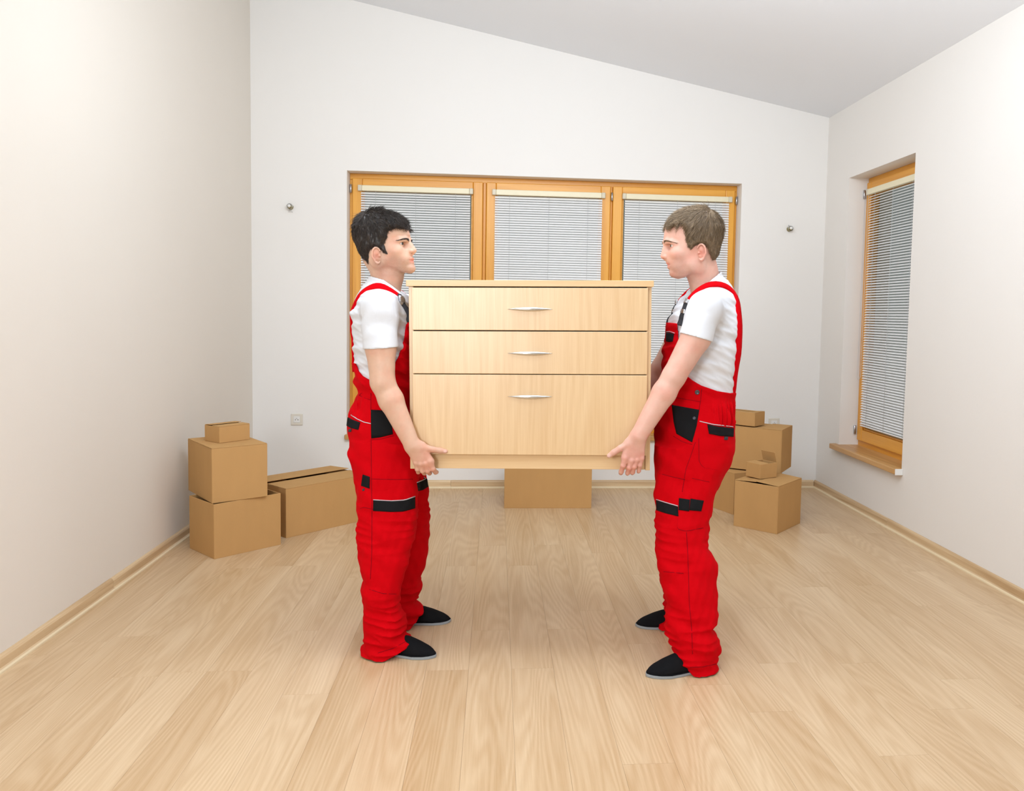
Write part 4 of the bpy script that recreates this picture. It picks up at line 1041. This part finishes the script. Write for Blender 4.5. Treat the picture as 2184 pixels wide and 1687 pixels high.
        root_s = par(link('slipper', bpy.data.meshes.new('slipper'), None))
        V = []; F_ = []; nu, nv = 44, 22
        for i in range(nu+1):
            u = (1-math.cos(math.pi*i/nu))/2; hi_, ho = half(u); hgt = np.interp(u, [0, .03, .10, .25, .42, .60, .78, .92, 1], [.004, .012, .024, .042, .060, .060, .050, .046, .020])
            for k in range(nv+1):
                a_ = math.pi*k/nv; cs = math.cos(a_); sn_ = math.sin(a_)
                w = (ho if cs > 0 else hi_)*.955; q = t0-d*(u*length*.98+.004)+n_*(w*math.copysign(abs(cs)**.75, cs)); V.append((q[0], q[1], .0118+hgt*sn_**.85))
        for i in range(nu):
            for k in range(nv): a_ = i*(nv+1)+k; F_.append((a_, a_+1, a_+nv+2, a_+nv+1))
        bt = [i*(nv+1) for i in range(nu+1)]+[i*(nv+1)+nv for i in range(nu, -1, -1)]; F_.append(tuple(bt))
        um = mesh('slipper', V, F_); bm = bmesh.new(); bm.from_mesh(um); bmesh.ops.recalc_face_normals(bm, faces=bm.faces[:]); bm.to_mesh(um); bm.free()
        root_s.data = um; um.materials.append(M['felt']); um.polygons.foreach_set('use_smooth', [True]*len(um.polygons))
        so = link('sole', sm_, M['sole']); so.parent = root_s
        # welt between upper and sole
        rim = tube_mesh('welt', [[(p[0]*.975+(t0-d*length*.5)[0]*.025, p[1]*.975+(t0-d*length*.5)[1]*.025, .0130) for p in ring]], .0022, 6, True); w_ = link('welt', rim, M['felt']); w_.parent = root_s
    for (toe, ang, ln, rt) in spec['slippers']: slipper(toe, ang, ln, rt)
    return root
zL = lambda py: P(820, py, 3.29).z
zR = lambda py: P(1490, py, 3.19).z
def rows(Y, lst): return [(a, b, c, Y, Y, r) for (a, b, c, r) in lst]
DR_MID_L = ((-.327+.107*.21, 3.1+.209, .9), (.1078, .9942, 0))
DR_MID_R = ((.596+.107*.21, 3.0+.209, .9), (.1078, .9942, 0))
nb_, nf_ = M, None
ManL = dict(
 label='dark-haired man in red bib overalls and white t-shirt holding the left end of the dresser',
 base=(-.42, 3.30, 0), yc=3.29, yh=3.27, mirror=DR_MID_L, yaw=.20, jaw=[(816, 566), (866, 586)], ear=(808, 547), hs=1.0,
 front=[(806, 449), (825, 451), (843, 458), (856, 467), (865, 479), (870, 491), (873, 501), (871, 509), (872, 520), (875, 535), (878, 546), (880, 551), (880, 556), (880, 561), (879.5, 566), (882, 572), (880.5, 578), (874, 583.5)],
 back=[(800, 449), (786, 452), (775, 460), (768, 470), (764, 483), (763, 497), (765, 512), (770, 528), (778, 545), (788, 560), (797, 570), (806, 580), (820, 584)],
 bx=(-.65, -.14), ny=(2.98, 3.135), ymax=3.66, handz=(.725, .875),
 hip=(825, 930), kneen=P(818, 1170, 3.18), ankn=P(818, 1370, 3.17), kneef=P(860, 1160, 3.42), ankf=P(840, 1325, 3.46),
 chest=(820, 700), waist=(828, 840), neck0=(815, 640), neck1=(828, 585), neckr=[.070, .0585, .056], shoulder=(808, 655), ysh=3.115,
 elbow=(816, 815, 3.075), wrist=(880, 951, 3.053), armr=[.050, .0560, .0455, .0465, .0295],
 hand=dict(thumb=[(899, 954, 3.055), (922, 958.5, 3.060), (938, 961, 3.066), (950, 962.5, 3.071)],
           index=[(917, 984, 3.056), (923, 1000, 3.062), (929, 1007, 3.088), (931, 1007, 3.112)],
           middle=[(907, 988, 3.054), (912, 1004, 3.062), (916, 1009, 3.088), (917, 1009, 3.114)],
           ring=[(897, 989, 3.055), (901, 1004, 3.064), (905, 1009, 3.088), (906, 1009, 3.112)],
           pinky=[(887, 987, 3.058), (890, 1001, 3.066), (892, 1007, 3.086), (893, 1006, 3.104)]),
 fr=dict(index=.0098, middle=.0096, ring=.0092, pinky=.0082),
 feat=dict(eye=(857.5, 519.5), brow=(874, 504), tip=(888.5, 534.5), nasion=(871.5, 513), subn=(880, 544), mouth=(881, 555.5), lowlip=(881.5, 560.5), chin=(883.5, 572), earc=(803, 545), eyein=.0085, earrot=.15, gape=.0018),
 blush=.22, stubble=.45, lip=(1.0, .60, .60), brown=230, hairmat='hair_dark', gaze=0.0,
 hair_out=[(866, 481), (868, 474), (865, 466), (857, 457), (846, 451), (832, 448), (815, 440), (803, 440), (788, 446), (775, 451), (764, 461), (759, 472), (756.5, 490), (757, 510), (762, 526), (768, 545), (776, 556), (789, 562), (797, 572)],
 hair_in=[(797, 563), (792, 553), (787, 541), (789, 532), (799, 528), (811, 533), (819, 539), (827, 543.5), (822, 531), (819, 521), (825, 508), (827, 495), (834, 487), (844, 484.5), (854, 486.5), (861, 484)],
 hairt=[.015, .016, .014, .0125, .006], hairn=.0022, crown=(785, 458), strands=6500, messy=.30, hlen=.72, srad=.00062, lift=(.02, .42), curl=1.0,
 shirt=rows(3.29, [(850, 779, 878, .138), (835, 768, 885, .148), (790, 761, 886, .155), (740, 755, 886, .162), (700, 752, 885, .165), (670, 754, 882, .165), (648, 761, 877, .155), (630, 770, 869, .125), (616, 781, 858, .085)]),
 shz=(zL(852), zL(575)), shirtfold=1.6, collar0=(814, 645), collar1=(822, 600), collr=.0690,
 neckcut=[(770, 584), (797, 590), (824, 598), (843, 612), (858, 625), (885, 637), (905, 540), (770, 540)],
 hem=[(812, 742.5), 3.095, .0655], hemn=(.07, -.997),
 overall=rows(3.29, [(1015, 759, 897, .170), (985, 753, 899, .176), (960, 751, 899, .180), (930, 748, 899, .182), (905, 743, 897, .180), (880, 748, 895, .174), (858, 758, 891, .163), (835, 766, 889, .155), (800, 760, 888, .160), (760, 756, 887, .165), (690, 750, 886, .17), (640, 760, 880, .17)]),
 region=[(864, 688), (905, 684), (980, 700), (980, 1560), (680, 1560), (680, 770), (755, 777), (762, 791), (773, 802), (789, 810), (812, 812), (832, 795), (849, 762), (860, 723)],
 waistz=zL(838), bibw=([zL(842), zL(795), zL(750), zL(690)], [.26, .20, .145, .118]), ovz=zL(680),
 legn=[(940, 752, 893, 3.205, 3.205, .094), (985, 753, 893, 3.203, 3.203, .094), (1020, 757, 892, 3.20, 3.20, .094), (1058, 762, 891, 3.195, 3.195, .094), (1102, 761, 890, 3.19, 3.19, .094), (1150, 763, 884, 3.185, 3.185, .092),
       (1191, 766, 873, 3.18, 3.18, .089), (1213, 767, 867, 3.178, 3.178, .088), (1237, 775, 860, 3.175, 3.175, .083), (1257, 767, 856, 3.174, 3.174, .085), (1290, 778, 848, 3.17, 3.17, .080), (1311, 780, 864, 3.17, 3.17, .084),
       (1331, 782, 868, 3.17, 3.17, .083), (1348, 780, 862, 3.17, 3.17, .081), (1364, 777, 876, 3.17, 3.17, .086), (1380, 776, 880, 3.17, 3.17, .088), (1412, 785, 880, 3.17, 3.17, .088)],
 legf=[(940, 800, 905, 3.37, 3.37, .09), (985, 805, 908, 3.375, 3.375, .09), (1020, 808, 911, 3.38, 3.38, .09), (1058, 812, 915, 3.39, 3.39, .09), (1102, 815, 917.5, 3.40, 3.40, .09), (1150, 815, 914, 3.41, 3.41, .088), (1204, 815, 908, 3.43, 3.43, .085),
       (1230, 812, 901, 3.435, 3.435, .082), (1255, 810, 899, 3.44, 3.44, .08), (1283, 805, 889, 3.45, 3.45, .08), (1300, 803, 901, 3.455, 3.455, .085), (1322, 802, 892, 3.46, 3.46, .085), (1352, 802, 890, 3.46, 3.46, .085)],
 hemcut=[((800, 1403), (879, 1367), 3.17), ((873, 1336), (903, 1304), 3.46)], hemz=.03, fold=1.6,
 ruff=.45, ruffz=(zL(888), zL(838)), ruffx=P(800, 850, 3.29).x,
 patches=[
  ('hip_pocket', [(791, 874), (806, 874.5), (832, 877)], [(792, 935), (812, 932.5), (838, 926)], 'black', .0022, 3.13),
  ('pocket_flap', [(743, 890), (752, 895), (768.5, 901)], [(740.5, 908), (750, 913), (764.5, 917)], 'black', .0045, 3.20),
  ('pocket_flap', [(774, 1012), (789, 1017)], [(770.5, 1036), (788.5, 1042)], 'black', .0030, 3.13),
  ('thigh_band', [(796, 1067), (835, 1069), (863, 1067.5), (885, 1060)], [(796, 1089.5), (835, 1092), (860, 1091), (885, 1084)], 'black', .0024, 3.12),
  ('thigh_band', [(889, 1030), (900, 1025.5), (911.5, 1020)], [(892, 1047), (902, 1045), (914, 1037)], 'black', .0024, 3.32),
  ('zip_pull', [(745, 915), (751, 914)], [(744, 921), (749, 921)], 'webbing', .004, 3.20),
  ('zip_pull', [(774, 1042), (778, 1042)], [(773, 1047), (777, 1047)], 'webbing', .003, 3.13)],
 lines=[
  ('piping', [(749, 885), (762, 893.5), (777, 900.5), (791, 903.5)], 1.6, 'piping', 3.15),
  ('piping', [(796, 1066), (835, 1068), (863, 1066.3), (885, 1058.5)], 1.5, 'piping', 3.12),
  ('piping', [(889, 1029), (900, 1024.5), (911.5, 1019)], 1.4, 'piping', 3.32),
  ('seam', [(791, 838), (791, 874)], 1.0, 'redline', 3.13), ('seam', [(791.5, 936), (792, 1011), (793.5, 1100), (793, 1180), (790, 1235)], 1.0, 'redline', 3.12),
  ('seam', [(792, 1021.5), (850, 1023), (880, 1022)], 1.0, 'redline', 3.12), ('seam', [(788, 1257), (817, 1266), (845, 1267)], 1.0, 'redline', 3.10),
  ('seam', [(794, 938), (815, 936), (840, 929)], .9, 'redline', 3.13), ('seam', [(768, 1085), (775, 1082), (796, 1086)], .9, 'redline', 3.13),
  ('seam', [(806, 1393), (840, 1382), (876, 1362)], .9, 'redline', 3.10), ('seam', [(760, 840), (780, 850), (791, 853)], .9, 'redline', 3.15)],
 braces=[('brace', [(757, 792, 3.25), (754, 740, 3.25), (754, 700, 3.24), (760, 660, 3.22), (768, 632, 3.205), (782, 613, 3.195), (800, 605, 3.19), (817, 609, 3.185), (832, 622, 3.185), (845, 641, 3.185)], 'red', .031, .0026, .0035),
         ('buckle', [(845, 641, 3.185), (849, 649, 3.185)], 'steel', .036, .0062, .0050),
         ('elastic_strap', [(843, 638, 3.185), (852, 656, 3.185), (860, 674, 3.19), (866, 692, 3.195)], 'webbing', .030, .0045, .0045)],
 buttons=[],
 slippers=[(G(930, 1402), RAD(-19), .285, False), (G(962, 1325), RAD(4), .285, True)])
ManR = dict(
 label='fair-haired man in red bib overalls and white t-shirt holding the right end of the dresser',
 base=(.80, 3.17, 0), yc=3.19, yh=3.17, mirror=DR_MID_R, yaw=-.06, jaw=[(1484, 577), (1452, 598)], ear=(1488, 543), hs=1.03,
 front=[(1490, 441), (1470, 443), (1450, 450), (1435, 460), (1424, 474), (1419, 487), (1416.5, 500), (1416, 508), (1418, 518), (1419, 530), (1419, 542), (1419.5, 552), (1421, 559), (1424, 564.5), (1425.5, 569.5), (1428, 576), (1430, 583), (1434, 590), (1447, 595.5)],
 back=[(1495, 441), (1510, 446), (1523, 455), (1531, 466), (1536, 480), (1536, 495), (1534, 510), (1531, 525), (1527, 540), (1521, 552), (1512, 565), (1500, 580), (1480, 595)],
 bx=(.40, .93), ny=(2.86, 3.03), ymax=3.56, handz=(.74, .93),
 hip=(1482, 925), kneen=P(1462, 1180, 3.04), ankn=P(1485, 1390, 2.98), kneef=P(1450, 1180, 3.35), ankf=P(1450, 1340, 3.39),
 chest=(1507, 710), waist=(1492, 850), neck0=(1513, 640), neck1=(1497, 578), neckr=[.070, .060, .058], shoulder=(1503, 657), ysh=2.995,
 elbow=(1437, 803, 2.965), wrist=(1362, 930, 2.950), armr=[.050, .0560, .0445, .0455, .0315],
 hand=dict(thumb=[(1342, 946, 2.954), (1323, 956, 2.957), (1309, 965, 2.963), (1299, 972, 2.968)],
           index=[(1334, 976, 2.953), (1329, 993, 2.956), (1325, 1006, 2.974), (1324, 1009, 2.998)],
           middle=[(1347, 982, 2.952), (1342, 997, 2.956), (1339, 1008, 2.974), (1338, 1010, 3.0)],
           ring=[(1358.5, 980, 2.953), (1352.5, 995, 2.957), (1349.5, 1007, 2.974), (1348.5, 1009, 2.998)],
           pinky=[(1368.5, 977, 2.955), (1364.5, 992, 2.959), (1362.5, 1004, 2.974), (1361.5, 1006, 2.992)]),
 fr=dict(index=.0099, middle=.0098, ring=.0094, pinky=.0085),
 feat=dict(eye=(1432, 524), brow=(1415.5, 509), tip=(1408.5, 546), nasion=(1418, 518.5), subn=(1418.5, 552.5), mouth=(1422.5, 564.5), lowlip=(1424.5, 570), chin=(1430.5, 583), earc=(1496.5, 538), eyein=.0085, earrot=-.05, gape=.0034),
 blush=.75, stubble=.25, lip=(1.0, .60, .62), brown=230, hairmat='hair_fair', gaze=-.05, look=.15,
 hair_out=[(1421, 484), (1423, 472), (1429, 463), (1444, 450), (1460, 443), (1475, 438), (1490, 436.5), (1505, 440), (1520, 449), (1531, 461), (1539, 474), (1542, 489), (1541, 505), (1537, 525), (1532, 545), (1528, 560)],
 hair_in=[(1521, 552), (1514, 541), (1510, 529), (1502, 522), (1492, 521), (1483, 524), (1474, 532.5), (1468, 529), (1463, 515), (1461, 498), (1459, 486), (1452, 478), (1446, 485), (1440, 480), (1433, 486), (1427, 483)],
 hairt=[.012, .014, .013, .0115, .006], hairn=.0014, crown=(1512, 452), strands=8000, messy=.22, hlen=.80, srad=.00052, lift=(.0, .26), curl=.5,
 shirt=rows(3.19, [(858, 1552, 1420, .138), (835, 1561, 1413, .148), (800, 1565, 1417, .155), (770, 1573, 1420, .162), (725, 1580, 1425, .165), (690, 1581, 1430, .165), (660, 1575, 1440, .158), (633, 1566, 1455, .135), (612, 1556, 1472, .095), (600, 1549, 1484, .07)]),
 shz=(zR(862), zR(562)), shirtfold=1.1, collar0=(1513, 645), collar1=(1503, 592), collr=.0700,
 neckcut=[(1570, 570), (1540, 576), (1524, 585), (1508, 597), (1490, 613), (1474, 630), (1445, 652), (1425, 540), (1570, 530)],
 hem=[(1484, 720), 2.975, .0645], hemn=(-.26, -.966),
 overall=rows(3.19, [(1030, 1530, 1401, .160), (1004, 1540, 1399, .172), (973, 1556, 1398, .180), (932, 1563, 1398, .182), (905, 1562, 1400, .180), (880, 1559, 1405, .170), (850, 1561, 1411, .157), (835, 1562, 1412, .156), (800, 1566, 1415, .16), (750, 1577, 1420, .165), (690, 1583, 1426, .17), (640, 1570, 1446, .17)]),
 region=[(1300, 684), (1420, 685), (1451, 690), (1453, 720), (1457, 770), (1463, 799), (1478, 812), (1495, 822), (1530, 834), (1562, 840), (1650, 843), (1650, 1600), (1300, 1600)],
 waistz=zR(848), bibw=([zR(848), zR(800), zR(755), zR(690)], [.26, .20, .145, .118]), ovz=zR(682),
 legn=[(950, 1560, 1399, 3.11, 3.11, .09), (985, 1549, 1399, 3.105, 3.105, .092), (1000, 1541, 1399, 3.10, 3.10, .092), (1017, 1530, 1399, 3.10, 3.10, .092), (1043, 1525, 1399, 3.09, 3.09, .092), (1085, 1518, 1398, 3.08, 3.08, .092), (1119, 1509, 1398, 3.065, 3.065, .09), (1150, 1508, 1399, 3.055, 3.055, .088),
       (1171, 1512, 1399, 3.045, 3.045, .088), (1188, 1521, 1400, 3.04, 3.04, .088), (1205, 1525, 1401, 3.03, 3.03, .088), (1233, 1526, 1410, 3.02, 3.02, .086), (1256, 1526, 1411, 3.01, 3.01, .085), (1287, 1528, 1420, 3.0, 3.0, .084), (1307, 1530, 1422, 2.995, 2.995, .084),
       (1334, 1521, 1422, 2.985, 2.985, .080), (1354, 1529, 1424, 2.98, 2.98, .084), (1374, 1530, 1430, 2.975, 2.975, .084), (1396, 1525, 1438, 2.97, 2.97, .080), (1425, 1528, 1440, 2.97, 2.97, .082), (1450, 1528, 1444, 2.97, 2.97, .080)],
 legf=[(950, 1500, 1401, 3.28, 3.28, .09), (1043, 1490, 1401, 3.295, 3.295, .09), (1119, 1485, 1402, 3.31, 3.31, .088), (1205, 1485, 1404, 3.34, 3.34, .085), (1256, 1490, 1413, 3.36, 3.36, .08), (1287, 1495, 1420, 3.375, 3.375, .08), (1305, 1495, 1421, 3.38, 3.38, .082), (1316, 1495, 1410, 3.385, 3.385, .085), (1333, 1495, 1403, 3.39, 3.39, .085), (1372, 1495, 1404, 3.39, 3.39, .085)],
 hemcut=[((1438, 1399), (1484, 1437), 2.97), ((1401, 1333), (1422, 1350), 3.39)], hemz=.03, fold=1.6,
 ruff=.9, ruffz=(zR(900), zR(850)), ruffx=P(1497, 870, 3.19).x,
 patches=[
  ('hip_pocket', [(1433, 863.5), (1437, 900), (1443, 925)], [(1491.5, 874), (1486, 908), (1476, 943.5)], 'black', .0022, 3.03),
  ('pocket_flap', [(1508.5, 905), (1535, 910), (1564, 913)], [(1512, 925), (1536, 930), (1563, 931.5)], 'black', .0050, 3.05),
  ('zip_pull', [(1545, 931), (1552, 931.5)], [(1544, 938), (1551, 938.5)], 'webbing', .004, 3.06),
  ('bib_pocket', [(1421.5, 709), (1429, 709.5), (1438, 712)], [(1421, 728), (1428, 729.5), (1435, 728.5)], 'black', .0030, 3.18),
  ('thigh_band', [(1399.7, 1066.5), (1420, 1073), (1446, 1080.5)], [(1400.5, 1088), (1420, 1095), (1447, 1101.5)], 'black', .0024, 3.02),
  ('loop_flap', [(1448, 1062), (1471, 1065.5)], [(1447, 1087.5), (1469.5, 1090.5)], 'black', .0030, 3.01),
  ('loop_flap', [(1472.5, 1063.5), (1500.5, 1067.5)], [(1470, 1088), (1495, 1090.5)], 'black', .0042, 3.01)],
 lines=[
  ('piping', [(1492, 898.5), (1520, 905), (1563, 910)], 1.6, 'piping', 3.04),
  ('piping', [(1399.7, 1065), (1420, 1071.5), (1446, 1079)], 1.5, 'piping', 3.02),
  ('piping', [(1421.5, 707.5), (1429, 707), (1439, 710.5)], 1.3, 'piping', 3.18),
  ('seam', [(1497, 824), (1495, 850), (1491, 874)], 1.0, 'redline', 3.03), ('seam', [(1483, 943), (1474, 970), (1463, 1000), (1455, 1049)], 1.0, 'redline', 3.03),
  ('seam', [(1407, 1010), (1430, 1016), (1461, 1023)], 1.0, 'redline', 3.03), ('seam', [(1446, 1104), (1444, 1128), (1462, 1133), (1500, 1126)], 1.0, 'redline', 3.0),
  ('seam', [(1415, 1219), (1437, 1221), (1458, 1223)], 1.0, 'redline', 2.96), ('seam', [(1464, 1135), (1467, 1182), (1470, 1285), (1475, 1340), (1477, 1395)], 1.0, 'redline', 2.94),
  ('seam', [(1490, 935), (1491, 985), (1500, 997), (1530, 1003)], .9, 'redline', 3.04), ('seam', [(1476, 1020), (1490, 1023), (1513, 1028)], .9, 'redline', 3.01),
  ('seam', [(1441, 848), (1470, 853), (1494, 857)], .9, 'redline', 3.03), ('seam', [(1436, 930), (1455, 942), (1476, 948)], .9, 'redline', 3.03), ('seam', [(1472, 1423), (1500, 1422), (1527, 1416)], .9, 'redline', 2.92)],
 braces=[('brace', [(1471, 648, 3.085), (1484, 630, 3.085), (1500, 615, 3.09), (1518, 606, 3.095), (1535, 605, 3.10), (1552, 615, 3.11), (1567, 638, 3.13), (1578, 672, 3.145), (1583, 705, 3.155), (1581, 740, 3.16), (1574, 775, 3.165), (1568, 806, 3.16), (1564, 846, 3.15)], 'red', .031, .0026, .0035),
         ('buckle', [(1475, 642, 3.085), (1470, 650, 3.085)], 'steel', .036, .0062, .0050), ('buckle', [(1463, 661, 3.085), (1459, 668, 3.085)], 'steel', .033, .0060, .0050),
         ('elastic_strap', [(1449, 694, 3.085), (1456, 676, 3.085), (1464, 660, 3.085), (1473, 645, 3.085)], 'webbing', .030, .0045, .0045)],
 buttons=[(1487, 836.5, .0095), (1480.6, 892, .006)],
 slippers=[(G(1378, 1443), RAD(180+15), .288, True), (G(1355, 1335), RAD(180-4), .285, False)])
build_man('L', 1, ManL)
build_man('R', -1, ManR)
